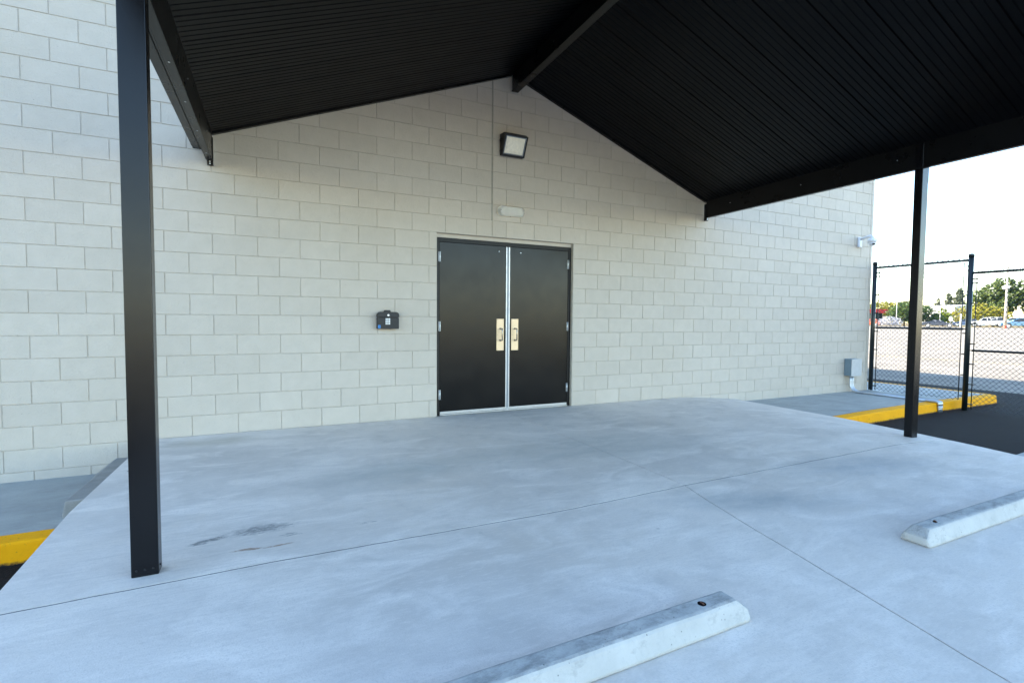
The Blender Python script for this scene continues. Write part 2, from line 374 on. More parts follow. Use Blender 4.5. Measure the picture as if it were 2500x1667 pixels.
def slab_z(x):
    t = (x - 3.6) / 1.6
    return 0 if t <= 0 else -.11 * min(1, t) ** 1.6
def interp(pts, t):
    if t <= pts[0][0]: return pts[0][1]
    for (a, b), (c, d) in zip(pts, pts[1:]):
        if t <= c: return b + (d - b) * (t - a) / (c - a)
    return pts[-1][1]
XL = [(-9.3, -2.86), (-3, -2.88), (-2, -2.93), (0, -2.91)]
XR = [(-9.3, 4.38), (-5, 4.40), (-3.75, 4.50), (-3.3, 4.68), (-2.5, 4.92), (-1.7, 5.12), (-1, 5.13), (0, 5.16)]
YJ = [(-3, -3.245), (-1.9, -3.205), (-.1, -3.225), (.93, -3.18), (4.3, -3.11), (5.3, -3.09)]
XJ = [(-9.3, -.1), (-5.1, .416), (-4.8, .494), (-4.5, .563), (-4.24, .626), (-3.95, .692), (-3.6, .779), (-3.18, .895), (-2.8, .914), (-1.6, .915), (0, .92)]
def slab_piece(mb, row, col):
    G = .0055 if False else .004; GR = .0075; nu, nv = 60, 40
    ys = []
    P = []
    for j in range(nv + 1):
        v = j / nv; r = []
        for i in range(nu + 1):
            u = i / nu
            xa0 = -2.9 if col == 0 else .92; xb0 = .92 if col == 0 else 4.9
            x = xa0 + (xb0 - xa0) * u
            for _ in range(3):
                yj = interp(YJ, x) + wob(x, 0, .006, 7)
                y = (0.0 + (yj + GR - 0) * v) if row == 0 else (yj - GR + (-9.2 - yj) * v)
                xl = interp(XL, y) if col == 0 else interp(XJ, y) + G + wob(0, y, .006, 7)
                xr = interp(XJ, y) - G + wob(0, y, .006, 7) if col == 0 else interp(XR, y)
                x = xl + (xr - xl) * u
            r.append((x, y, slab_z(x) + .0015 * noise.noise(Vector((x * .9, y * .9, 0)))))
        P.append(r)
    b = len(mb.v); W = nu + 1
    for r in P: mb.v += r
    for j in range(nv):
        for i in range(nu): mb.f.append((b + j * W + i, b + (j + 1) * W + i, b + (j + 1) * W + i + 1, b + j * W + i + 1)); mb.mi.append(0); mb.sm.append(False)
    loop = [P[0][i] for i in range(nu + 1)] + [P[j][nu] for j in range(1, nv + 1)] + [P[nv][i] for i in range(nu - 1, -1, -1)] + [P[j][0] for j in range(nv - 1, 0, -1)]
    n = len(loop); b = len(mb.v); mb.v += loop + [(x, y, -.6) for x, y, z in loop]
    for k in range(n): mb.f.append((b + k, b + (k + 1) % n, b + n + (k + 1) % n, b + n + k)); mb.mi.append(0); mb.sm.append(False)
g = MB()
for r_ in (0, 1):
    for c_ in (0, 1): slab_piece(g, r_, c_)
struct(g.build('concrete_slab', 'slab'))
g = MB(); n = 160
for k in range(n):
    q = []
    for x in (-2.86 + 7.60 * k / n, -2.86 + 7.60 * (k + 1) / n):
        y = interp(YJ, x) + wob(x, 0, .006, 7); z = slab_z(x) - .003; q.append([(x, y - .009, z), (x, y + .009, z)])
    g.quad(q[0][0], q[1][0], q[1][1], q[0][1])
for k in range(n):
    q = []
    for y in (-.02 - 9.1 * k / n, -.02 - 9.1 * (k + 1) / n):
        x = interp(XJ, y) + wob(0, y, .006, 7); q.append([(x - .006, y, -.0036), (x + .006, y, -.0036)])
    g.quad(q[0][0], q[1][0], q[1][1], q[0][1])
struct(g.build('slab_joint', 'filler'))

# sidewalks with their yellow kerbs
YF = [(4.9, -1.64), (5.45, -1.61), (6.1, -1.55), (7.04, -1.49), (8.42, -1.42), (10.2, -1.41)]
ZR = -.148
g = MB(); n = 30; xs = [5.0 + (10.3 - 5.0) * k / n for k in range(n + 1)]
for a, b in zip(xs, xs[1:]):
    g.quad((a, 0.3 if a < 8.8 else 0, ZR), (b, .3 if a < 8.8 else 0, ZR), (b, interp(YF, b) + .16, ZR), (a, interp(YF, a) + .16, ZR))
g.quad((8.8, 0, ZR), (10.3, 0, ZR), (10.3, 40, ZR), (8.8, 40, ZR))
struct(g.build('sidewalk', 'walk'))
g = MB(); g.quad((-40, 0, -.285), (-2.6, 0, -.285), (-2.6, -1.42, -.285), (-40, -1.42, -.285))
struct(g.build('sidewalk', 'walk'))
# scored joints of the sidewalk (thin dark grooves)
g = MB()
for (a, b) in (((5.35, -.02), (6.0, -1.38)), ((5.2, -.95), (6.35, -1.39)), ((9.0, .4), (10.2, .4))):
    d = Vector((b[0] - a[0], b[1] - a[1], 0)).normalized(); q = Vector((-d.y, d.x, 0)) * .004
    A = Vector((a[0], a[1], ZR + .003)); B = Vector((b[0], b[1], ZR + .003)); g.quad(A - q, B - q, B + q, A + q)
struct(g.build('pavement_joint', 'tyre'))

def kerb_profile(h=.15, w=.155, batter=.018, r=.02):
    # outline in (d,z): d = 0 at the front foot, inwards positive
    return [(-batter, -.15), (-batter, 0)] + [(-batter * .2 + r - r * math.cos(R(a)), h - r + r * math.sin(R(a))) for a in (0, 30, 60, 90)] + [(w, h + .002), (w, -.15)]
def kerb(name, path, z0, label=None):
    """sweep along a path; inwards is to the left of travel"""
    prof = kerb_profile(); mb = MB(); n = len(prof); rings = []
    for k, p in enumerate(path):
        a = Vector(path[max(k - 1, 0)]); b = Vector(path[min(k + 1, len(path) - 1)]); t = (b - a).normalized(); nn = Vector((-t.y, t.x))
        rings.append([(p[0] + nn.x * d, p[1] + nn.y * d, z + .003 * noise.noise(Vector((p[0] * 4, p[1] * 4, z * 20)))) for d, z in prof])
    i = 0
    for rg in rings: mb.v += rg
    for k in range(len(path) - 1):
        for j in range(n): mb.f.append((k * n + j, k * n + (j + 1) % n, (k + 1) * n + (j + 1) % n, (k + 1) * n + j)); mb.mi.append(0); mb.sm.append(False)
    mb.f.append(tuple(range(n))); mb.mi.append(0); mb.sm.append(False); mb.f.append(tuple((len(path) - 1) * n + j for j in range(n))); mb.mi.append(0); mb.sm.append(False)
    return struct(mb.build(name, 'yellow', loc=(0, 0, z0)))
pa = [(4.95 + k * .115, interp(YF, 4.95 + k * .115)) for k in range(8)]
kerb('kerb', pa, -.30)
pb = [(pa[-1][0] + .008 + k * .11, interp(YF, pa[-1][0] + .008 + k * .11)) for k in range(39)]
pb = [p for p in pb if p[0] < 10.2] + arc(10.25, -1.21, .20, -90, 0, 6) + [(10.45, y) for y in (-.6, 0, 2, 5, 10, 20, 40)]
kerb('kerb', pb, -.30)
kerb('kerb', [(-30 + k * .25, -1.575 + wob(k, 0, .004, 1)) for k in range(110)], -.435)
# battered concrete kerb block between the left sidewalk and the slab
g = MB(); yy = [0, -.3, -.6, -.9, -1.215]
ring = []
for y in yy:
    t = -y / 1.215; ring.append([(-3.335 + .12 * t + wob(y, 1, .006, 6), y, -.30), (-3.16 - .03 * t + wob(y, 2, .006, 6), y, -.155), (-2.85, y, -.155), (-2.85, y, -.30)])
for r_ in ring: g.v += r_
for k in range(len(yy) - 1):
    for j in range(4): g.f.append((k * 4 + j, k * 4 + (j + 1) % 4, k * 4 + 4 + (j + 1) % 4, k * 4 + 4 + j)); g.mi.append(0); g.sm.append(False)
g.f.append((16, 17, 18, 19)); g.mi.append(0); g.sm.append(False)
struct(g.build('kerb_block', 'block_c', bevel=.012))

# ------------------------------------------------------------------ building
bld = thing('building', 'grey-beige painted concrete block building behind the black canopy, with double doors', 'building')
BW, BH = .4064, .2032; XC = 8.80
def clipped(x0, x1, z0, z1, holes):
    for (hx0, hx1, hz0, hz1) in holes:
        if z0 < hz1 - .01 and z1 > hz0 + .01:
            if x0 >= hx0 - .01 and x1 <= hx1 + .01: return None
            if x0 < hx0 < x1: x1 = hx0
            elif x0 < hx1 < x1: x0 = hx1
    return (x0, x1)
w1 = MB()
def block_wall(mb, X, Z, holes, place, off=-.25):
    z = int(math.floor(Z[0] / BH))
    while z * BH < Z[1] - .01:
        z0, z1 = max(z * BH, Z[0]), min((z + 1) * BH, Z[1])
        phase = (off if z % 2 == 0 else off - .5)         # course z+1 odd -> joints at -.25
        k = math.floor(X[0] / BW) - 1
        while (k + phase) * BW < X[1]:
            x0, x1 = (k + phase) * BW, (k + 1 + phase) * BW; k += 1
            x0, x1 = max(x0, X[0]), min(x1, X[1])
            if x1 - x0 < .02: continue
            r_ = clipped(x0, x1, z0, z1, holes)
            if not r_ or r_[1] - r_[0] < .03: continue
            x0, x1 = r_
            j = [random.uniform(-.0012, .0012) for _ in range(4)]
            a = .0020; b = .0048; dy = random.uniform(0, .0014); tl = [dy + random.uniform(-.0005, .0005) for _ in range(4)]
            o_ = [(x0 + a + j[0], z0 + a + j[1]), (x1 - a + j[2], z0 + a + j[1]), (x1 - a + j[2], z1 - a + j[3]), (x0 + a + j[0], z1 - a + j[3])]
            i_ = [(x0 + b + j[0], z0 + b + j[1]), (x1 - b + j[2], z0 + b + j[1]), (x1 - b + j[2], z1 - b + j[3]), (x0 + b + j[0], z1 - b + j[3])]
            O = [place(q[0], .0068, q[1]) for q in o_]; I = [place(q[0], t, q[1]) for q, t in zip(i_, tl)]
            mb.poly(O + I, [(4, 5, 6, 7), (0, 1, 5, 4), (1, 2, 6, 5), (2, 3, 7, 6), (3, 0, 4, 7)], random.choice((0, 0, 0, 1, 2)))
        z += 1
OPEN = (0, 4.75 * BW, 0, 11 * BH); CJ = 1.765 * BW
front = lambda x, y, z: (x, y, z)
HT = 6.25
# left of / right of the control joint above the door, quoin strip at the corner
block_wall(w1, (-12, CJ - .006), (-.6096, HT), [OPEN], front)
block_wall(w1, (CJ + .006, 8.722), (-.6096, HT), [OPEN], front)
for z in range(-3, 31):
    a, b = 8.728, XC; z0, z1 = z * BH, min((z + 1) * BH, HT); q = .005; y0 = random.uniform(0, .001)
    w1.box((a, y0, z0 + q), (b, .02, z1 - q))
w1.build('front_wall', ['wall', 'wall_dark', 'wall_light'], bld)
w2 = MB(); Yb = .0064
w2.box((-12, Yb, -.62), (0, .30, HT)); w2.box((4.75 * BW, Yb, -.62), (8.795, .30, HT)); w2.box((0, Yb, 11 * BH), (4.75 * BW, .30, HT)); w2.box((0, Yb + .003, -.6), (4.75 * BW, .30, -.012))
w2.build('wall_core', 'mortar', bld)
w3 = MB(); w3.box((CJ - .007, .0028, 12 * BH), (CJ + .007, .0062, HT - .1)); w3.build('control_joint', 'caulk', bld)
w5 = MB(); w5.box((-32, .002, -.62), (-12.002, .30, HT)); w5.box((-32, .31, -.62), (-31.7, 22, HT)); w5.box((-31.7, 21.7, -.62), (8.79, 22, HT)); w5.build('plain_wall', 'wall', bld)
w4 = MB(); side = lambda x, y, z: (XC - y, x, z)
block_wall(w4, (.02, 12), (-.2032, HT), [], side, 0); w4.build('side_wall', ['wall', 'wall_dark', 'wall_light'], bld)
w6 = MB(); w6.box((8.5, .31, -.62), (8.793, 21.69, HT)); w6.build('side_wall_core', 'mortar', bld)
rf = MB(); rf.box((-31.7, .31, HT - .45), (8.5, 21.7, HT - .35)); rf.build('roof', 'membrane', bld)
cp = MB(); cp.box((-32.05, -.03, HT), (8.84, .34, HT + .06)); cp.build('coping', 'black', bld)
# door
YD = .05
fr = MB(); OW = 4.75 * BW; OH = 2.190
fr.box((.002, YD, .0), (.046, YD + .11, OH - .003)); fr.box((OW - .046, YD, .0), (OW - .002, YD + .11, OH - .003)); fr.box((.046, YD, OH - .055), (OW - .046, YD + .11, OH - .003))
fr.box((.046, YD + .055, .02), (.06, YD + .10, OH - .055)); fr.box((OW - .06, YD + .055, .02), (OW - .046, YD + .10, OH - .055))
hf = MB(); hf.box((.001, YD + .004, OH - .002), (OW - .001, YD + .10, 11 * BH + .02)); hf.build('head_filler', 'wall', bld)
fr.build('door_frame', 'framep', bld, bevel=.002)
th = MB(); th.box((.046, YD - .012, -.002), (OW - .046, YD + .11, .013)); th.build('threshold', 'alu', bld)
LT = OH - .058; XM = OW / 2 + .002
for sgn, x0, x1 in ((-1, .049, XM - .003), (1, XM + .003, OW - .049)):
    d = MB(); d.box((x0, YD + .006, .022), (x1, YD + .051, LT)); dr = d.build('door', 'doorp', bld, bevel=.0015)
    hx = x0 - .001 if sgn < 0 else x1 + .001
    for hz in (.20, 1.045, 1.895):
        h = MB(); h.tube([(hx, YD - .004, hz), (hx, YD - .004, hz + .118)], .0075, 10)
        h.tube([(hx, YD - .004, hz - .004), (hx, YD - .004, hz)], .005, 8); h.box((hx - .012, YD - .001, hz), (hx + .012, YD + .0045, hz + .118))
        for q in (.04, .079): h.tube([(hx, YD - .004, hz + q - .001), (hx, YD - .004, hz + q + .001)], .0079, 10)
        h.build('hinge', 'galv', dr)
    pc = XM + sgn * .103 + (0.004 if sgn > 0 else 0)
    p = MB(); p.box((pc - .051, YD + .003, .79), (pc + .051, YD + .0055, 1.20)); pl = p.build('pull_plate', 'steel', dr, bevel=.001)
    sc = MB()
    for sx in (-.038, .038):
        for sz in (.805, 1.185): sc.tube([(pc + sx, YD + .0035, sz), (pc + sx, YD + .0015, sz)], .0035, 8)
    sc.tube([(pc - .036, YD + .0035, .995), (pc - .036, YD + .0015, .995)], .0035, 8)
    h = MB(); zc = .998; hh = .076; pr = .062; hx2 = pc + .002
    pts = [(hx2, YD + .003, zc - hh)] + [(hx2, YD + .003 - pr + .02 - .02 * math.sin(R(a)), zc - hh + .02 - .02 * math.cos(R(a))) for a in (0, 30, 60, 90)] + \
          [(hx2, YD + .003 - pr + .02 - .02 * math.sin(R(a)), zc + hh - .02 + .02 * math.cos(R(a))) for a in (90, 60, 30, 0)] + [(hx2, YD + .003, zc + hh)]
    h.tube(pts, .0085, 12)
    for s_ in (-1, 1): h.tube([(hx2, YD + .003, zc + s_ * hh), (hx2, YD - .001, zc + s_ * hh)], .014, 12)
    h.build('pull_handle', 'chrome', dr); pieces(sc, 'screw', 'chrome', dr)
    b = MB(); bx = XM - .125 if sgn < 0 else XM + .185
    b.tube([(bx, YD + .006, 2.065), (bx, YD + .001, 2.065), (bx, YD - .003, 2.065)], [.011, .010, .005], 12); b.build('through_bolt', 'alu', dr)
    s = MB(); s.box((x0 + .002, YD - .002, .016), (x1 - .002, YD + .0055, .046)); s.box((x0 + .002, YD - .006, .040), (x1 - .002, YD - .002, .044))
    k = x0 + .05
    while k < x1: s.tube([(k, YD - .002, .035), (k, YD - .0045, .035)], .0035, 8); k += .22
    s.build('door_sweep', 'alu', dr)
    a = MB(); ax = XM + sgn * .0195
    a.box((ax - .0075, YD - .005, .03), (ax + .0075, YD + .0055, LT - .004))
    z = .12
    while z < LT: a.tube([(ax, YD - .005, z), (ax, YD - .0065, z)], .003, 8, 1); z += .24
    a.build('astragal', ['alu', 'ribgrey'], dr)
a = MB(); a.box((XM - .0115, YD - .001, .02), (XM + .0115, YD + .004, LT - .004)); a.build('astragal_seal', 'ribgrey', bld)
a = MB(); a.box((XM - .004, YD - .02, .013), (XM + .004, YD + .004, .03)); a.build('floor_strike', 'galv', bld)

# ------------------------------------------------------------------ canopy
can = thing('canopy', 'black metal gabled entrance canopy on two square posts over the doors', 'canopy', (1, -1.8, 0))
C0 = Vector((1, -1.8, 0))
def cb(mb, name, mat, parent=None, **k):
    mb.v = [(v[0] - 1, v[1] + 1.8, v[2]) for v in mb.v]; return mb.build(name, mat, parent or can, **k)
YW, YE = -.012, -4.35; ZRI = 4.29
XLB, XRB = -2.32, 4.33
sL = (ZRI - 3.02) / (1 - XLB); sR = (ZRI - 3.06) / (XRB - 1)
def soffit(x0, x1, s_, yw, ye):
    zf = lambda x: ZRI - s_ * abs(x - 1)
    mb = MB(); pitch = .0615; prof = []; y = yw; k = 0
    while y > ye + pitch:
        wide = (k % 5 == 4); gw = .013 if wide else .007; gd = .012 if wide else .006
        prof += [(y, 0), (y - pitch + gw + .006, 0), (y - pitch + gw, gd), (y - pitch + .002, gd)]
        y -= pitch; k += 1
    prof += [(y, 0), (ye, 0)]
    nseg = 1
    for (ya, da), (yb_, db) in zip(prof, prof[1:]):
        if abs(ya - yb_) < 1e-6 and da == db: continue
        mb.quad((x0, ya, zf(x0) + da), (x1, ya, zf(x1) + da), (x1, yb_, zf(x1) + db), (x0, yb_, zf(x0) + db))
    # top skin with standing ribs, edges
    T = .085
    mb.quad((x0, yw, zf(x0) + T), (x1, yw, zf(x1) + T), (x1, ye, zf(x1) + T), (x0, ye, zf(x0) + T))
    for yy_ in (yw, ye): mb.quad((x0, yy_, zf(x0)), (x1, yy_, zf(x1)), (x1, yy_, zf(x1) + T), (x0, yy_, zf(x0) + T))
    for xx in (x0, x1): mb.quad((xx, yw, zf(xx)), (xx, ye, zf(xx)), (xx, ye, zf(xx) + T), (xx, yw, zf(xx) + T))
    y = yw - .15
    while y > ye: 
        for xx0, xx1 in ((x0, x1),): mb.poly([(xx0, y, zf(xx0) + T), (xx1, y, zf(xx1) + T), (xx1, y - .03, zf(xx1) + T), (xx0, y - .03, zf(xx0) + T), (xx0, y - .01, zf(xx0) + T + .035), (xx1, y - .01, zf(xx1) + T + .035), (xx1, y - .02, zf(xx1) + T + .035), (xx0, y - .02, zf(xx0) + T + .035)], [(0, 1, 5, 4), (4, 5, 6, 7), (7, 6, 2, 3), (0, 4, 7, 3), (1, 2, 6, 5)])
        y -= .3
    return mb
cb(soffit(XLB - .085, .975, sL, YW, YE), 'roof_panel', 'soffit', recalc=False)
cb(soffit(1.025, XRB + .085, sR, YW, YE), 'roof_panel', 'soffit', recalc=False)
rb = MB(); rb.box((.965, YE, 4.06), (1.035, -.05, ZRI + .06)); rb.box((.955, YE, 4.06), (.965, -.05, 4.072)); rb.box((1.035, YE, 4.06), (1.045, -.05, 4.072)); cb(rb, 'ridge_beam', 'black', bevel=.002)
rc = MB(); rc.prism([(.80, ZRI - sL * .2 + .09), (1, ZRI + .10), (1.2, ZRI - sR * .2 + .09), (1.2, ZRI - sR * .2 + .10), (1, ZRI + .13), (.80, ZRI - sL * .2 + .10)], 1, YE, YW); cb(rc, 'ridge_cap', 'black')
for side_, xi, zb, zt in ((-1, XLB, 2.745, 3.02), (1, XRB, 2.80, 3.06)):
    xo = xi + side_ * .05
    b = MB(); b.box((xi, YE, zb), (xo, -.045, zt + .01))
    b.box((xi - side_ * .004, YE, zb - .002), (xi, -.045, zb + .01)); b.box((xo, YE, zb), (xo + side_ * .005, -.045, zb + .008))
    eb = cb(b, 'eave_beam', 'black', bevel=.002)
    s = MB(); y = -.30
    while y > YE: s.tube([((xi + xo) / 2, y, zb + .001), ((xi + xo) / 2, y, zb - .004)], .006, 8); y -= .62
    y = -.5
    while y > YE: s.tube([(xi, y, zb + .14), (xi - side_ * .004, y, zb + .14)], .005, 8); y -= 1.1
    s.v = [(v[0] - 1, v[1] + 1.8, v[2]) for v in s.v]; pieces(s, 'screw', 'galv', eb)
    # wall bracket with its two screws
    k = MB(); k.box((xi - side_ * .004, -.05, zb - .045), (xi + side_ * .045, -.012, zb - .001)); k.box((xi - side_ * .008, -.06, zb - .04), (xi - side_ * .001, -.012, zt - .05)); kb = cb(k, 'wall_bracket', 'black', bevel=.001)
    s = MB()
    for q in (-.012, -.032): s.tube([(xi + side_ * .02, -.05, zb + q), (xi + side_ * .02, -.055, zb + q)], .007, 8)
    s.v = [(v[0] - 1, v[1] + 1.8, v[2]) for v in s.v]; pieces(s, 'screw', 'alu', kb)
    # gutter outside the beam
    gx0, gx1 = xo + side_ * .014, xo + side_ * .105; zg = zb + .075
    q = MB(); q.prism([(gx0, zg), (gx1, zg + .005), (gx1 + side_ * .012, zg + .10), (gx1 + side_ * .03, zg + .115), (gx1 + side_ * .03, zg + .15), (gx1 + side_ * .02, zg + .15), (gx1 + side_ * .008, zg + .02), (gx0, zg + .014)], 1, YE, -.13)
    q.box((gx0, -.13, zg), (gx1, -.122, zg + .12)); q.box((gx0 + side_ * .03, YE, zg - .006), (gx0 + side_ * .04, -.13, zg)); cb(q, 'gutter', 'black')
fa = MB()
for x0, x1, s_ in ((XLB - .21, 1, sL), (1, XRB + .21, sR)):
    z0, z1 = ZRI - s_ * abs(x0 - 1), ZRI - s_ * abs(x1 - 1)
    fa.poly([(x0, YE - .03, z0 - .06), (x1, YE - .03, z1 - .06), (x1, YE - .03, z1 + .12), (x0, YE - .03, z0 + .12), (x0, YE - .002, z0 - .06), (x1, YE - .002, z1 - .06), (x1, YE - .002, z1 + .12), (x0, YE - .002, z0 + .12)], [(0, 1, 2, 3), (4, 5, 6, 7), (0, 1, 5, 4), (3, 2, 6, 7), (0, 4, 7, 3), (1, 5, 6, 2)])
cb(fa, 'fascia', 'black')
# dark flashing where the deck meets the wall
fl = MB()
for x0, x1, s_ in ((XLB, .96, sL), (1.04, XRB, sR)):
    z0, z1 = ZRI - s_ * abs(x0 - 1), ZRI - s_ * abs(x1 - 1)
    fl.poly([(x0, -.045, z0 - .016), (x1, -.045, z1 - .016), (x1, -.003, z1 - .016), (x0, -.003, z0 - .016), (x0, -.045, z0 - .001), (x1, -.045, z1 - .001), (x1, -.003, z1 - .001), (x0, -.003, z0 - .001)], [(0, 1, 2, 3), (0, 1, 5, 4), (3, 2, 6, 7), (0, 4, 7, 3), (1, 5, 6, 2)])
cb(fl, 'wall_flashing', 'rust' if False else 'black')
for x0, x1, y0, y1, zb, zt in ((-2.392, -2.286, -3.118, -3.042, .001, 3.0), (4.327, 4.436, -2.945, -2.868, slab_z(4.38) - .004, 3.05)):
    p = MB(); bm = bmesh.new(); p.box((x0, y0, zb), (x1, y1, zt), bev=.004)
    po = cb(p, 'post', 'postblk')
    s = MB()
    for q in (.2, .5, .8): s.tube([(x0 + (x1 - x0) * q, y0 + .001, zb + .03 + .004 * q), (x0 + (x1 - x0) * q, y0 - .0035, zb + .03 + .004 * q)], [.0055, .004], 8)
    s.tube([(x1, (y0 + y1) / 2, zb + .03), (x1 + .003, (y0 + y1) / 2, zb + .03)], .005, 8)
    s.v = [(v[0] - 1, v[1] + 1.8, v[2]) for v in s.v]; pieces(s, 'screw', 'housing', po)
    if x0 > 0:
        s = MB(); s.box((x1 + .001, y0 - .0, 2.66), (x1 + .004, y1 + .03, 3.0)); cb(s, 'post_bracket', 'black', po)

# ------------------------------------------------------------------ things on the wall
wp = thing('wall_light', 'black wall pack floodlight with square pale lens above the doors', 'light', (.975, 0, 3.39))
b = MB(); z0, z1 = -.128, .125
b.poly([(-.155, -.001, z0), (.155, -.001, z0), (.155, -.001, z1 + .01), (-.155, -.001, z1 + .01), (-.158, -.055, z0 - .005), (.158, -.055, z0 - .005), (.158, -.17, z1 - .03), (-.158, -.17, z1 - .03), (-.15, -.13, z1), (.15, -.13, z1)],
       [(0, 1, 2, 3), (0, 4, 5, 1), (3, 2, 9, 8), (8, 9, 6, 7), (0, 3, 8, 7, 4), (1, 5, 6, 9, 2)])
hs = b.build('housing', 'housing', wp)
# local frame of the slanted face
fa_ = Vector((0, -.055, z0 - .005)); fb_ = Vector((0, -.17, z1 - .03)); fu = (fb_ - fa_).normalized(); fn = Vector((1, 0, 0)).cross(fu).normalized(); FL = (fb_ - fa_).length
if fn.y > 0: fn = -fn
def FP(x, u, d): return tuple(Vector((x, 0, 0)) + fa_ + fu * u + fn * d)
def frame(mb, x0, x1, u0, u1, w_, d0, d1, mi=0):
    for (a0, a1, c0, c1) in ((x0, x1, u0, u0 + w_), (x0, x1, u1 - w_, u1), (x0, x0 + w_, u0 + w_, u1 - w_), (x1 - w_, x1, u0 + w_, u1 - w_)):
        mb.poly([FP(a0, c0, d0), FP(a1, c0, d0), FP(a1, c1, d0), FP(a0, c1, d0), FP(a0, c0, d1), FP(a1, c0, d1), FP(a1, c1, d1), FP(a0, c1, d1)], [(0, 1, 2, 3), (4, 5, 6, 7), (0, 1, 5, 4), (1, 2, 6, 5), (2, 3, 7, 6), (3, 0, 4, 7)], mi)
b = MB(); frame(b, -.158, .158, 0, FL, .017, -.001, .014); b.build('lens_frame', 'housing', wp)
b = MB(); frame(b, -.139, .139, .019, FL - .019, .009, .0005, .010); b.build('lens_rim', 'ribgrey', wp)
b = MB(); b.poly([FP(-.129, .029, .002), FP(.129, .029, .002), FP(.129, FL - .029, .002), FP(-.129, FL - .029, .002), FP(-.10, .058, .012), FP(.115, .058, .012), FP(.115, FL - .06, .012), FP(-.10, FL - .06, .012)], [(4, 5, 6, 7), (0, 1, 5, 4), (1, 2, 6, 5), (2, 3, 7, 6), (3, 0, 4, 7)]); b.build('lens', 'diff', wp)
b = MB(); b.tube([(0, -.158, .077), (0, -.166, .072)], .005, 8)
for q in (.05, -.09): b.box((-.172, -.06, q), (-.156, -.03, q + .02))
pieces(b, 'latch', 'housing', wp)

em = thing('emergency_light', 'clear plastic oval emergency light fixture just above the doors', 'light', (.965, 0, 2.568))
b = MB(); pr = rrect(-.182, -.062, .182, .062, .055, 6); b.prism(pr, 1, 0, -.012); b.build('back_plate', 'diff', em)
b = MB(); pr = rrect(-.168, -.050, .168, .050, .042, 6); b.prism(pr, 1, -.012, -.03); b.build('base', 'warmwhite', em)
for x in (-.115, .115):
    b = MB(); b.tube([(x, -.03, 0), (x, -.06, -.004)], [.03, .043], 20); h = b.build('lamp_head', 'warmwhite', em)
    b = MB(); b.tube([(x, -.060, -.004), (x, -.064, -.0045)], [.038, .034], 20); b.build('lamp_lens', 'refl', h)
b = MB(); b.box((-.06, -.03, -.03), (.07, -.055, .035), bev=.006); b.build('battery_case', 'warmwhite', em)
b = MB(); b.box((-.012, -.0555, -.02), (-.004, -.058, -.012)); b.build('indicator', 'red', em)
b = MB(); pr1 = rrect(-.180, -.060, .180, .060, .054, 6); pr2 = rrect(-.166, -.048, .166, .048, .042, 6); n = len(pr1)
for pr, y in ((pr1, -.0125), (pr1, -.05), (pr2, -.082)): b.v += [(q[0], y, q[1]) for q in pr]
for k in (0, 1):
    for j in range(n): b.f.append((k * n + j, k * n + (j + 1) % n, (k + 1) * n + (j + 1) % n, (k + 1) * n + j)); b.mi.append(0); b.sm.append(True)
b.f.append(tuple(2 * n + j for j in range(n))); b.mi.append(0); b.sm.append(False); b.build('cover', 'glass', em)
b = MB()
for x, z in ((-.16, 0), (.16, .02), (.165, -.02), (0, -.058)): b.tube([(x, -.012, z), (x, -.086, z)] if x else [(x, -.012, z), (x, -.03, z)], .004, 8)
pieces(b, 'screw', 'chrome', em)

kp = thing('keypad', 'black keypad access box on the block wall left of the doors', 'keypad', (-.6, 0, 1.077))
def body_prof(x0, x1, z0, z1, r): return [(x0, z0), (x1, z0)] + arc(x1 - r, z1 - r, r, 0, 90, 6) + arc(x0 + r, z1 - r, r, 90, 180, 6)
b = MB(); b.prism(body_prof(-.122, .118, 0, .188, .035), 1, 0, -.055); b.build('case', 'housing', kp, bevel=.002)
b = MB(); b.prism(body_prof(-.124, .120, -.002, .190, .036)[:2] + [(.120, .128), (-.124, .128)], 1, -.056, -.082); b.prism(body_prof(-.126, .122, .132, .192, .036), 1, -.056, -.092); b.build('cover', 'housing', kp, bevel=.002)
b = MB(); b.prism([(-.048, .191), (.030, .191), (.022, .214), (-.038, .214)], 1, -.02, -.075); b.build('sensor_hood', 'housing', kp, bevel=.003)
b = MB(); b.tube([(-.004, -.092, .155), (-.004, -.097, .155)], .012, 16); b.build('lock', 'alu', kp)
for r_ in range(4):
    for c_ in range(3):
        b = MB(); x = -.034 + c_ * .0185; z = .049 + r_ * .0185; b.box((x, -.082, z), (x + .0145, -.0875, z + .0145), bev=.0015); b.build('key', 'keyw', kp)
b = MB(); b.box((-.119, -.082, .006), (-.091, -.0835, .042)); st = b.build('sticker', 'sticker', kp)
b = MB(); b.prism(rrect(-.111, .014, -.099, .034, .005, 3), 1, -.0835, -.0842); b.box((-.1065, -.0842, .021), (-.1035, -.0847, .028), 1); b.build('sticker_mark', ['stickerd', 'sticker'], st)
b = MB(); b.tube([(-.122, -.03, .128), (-.132, -.03, .128)], .006, 8); b.build('cable_gland', 'alu', kp)

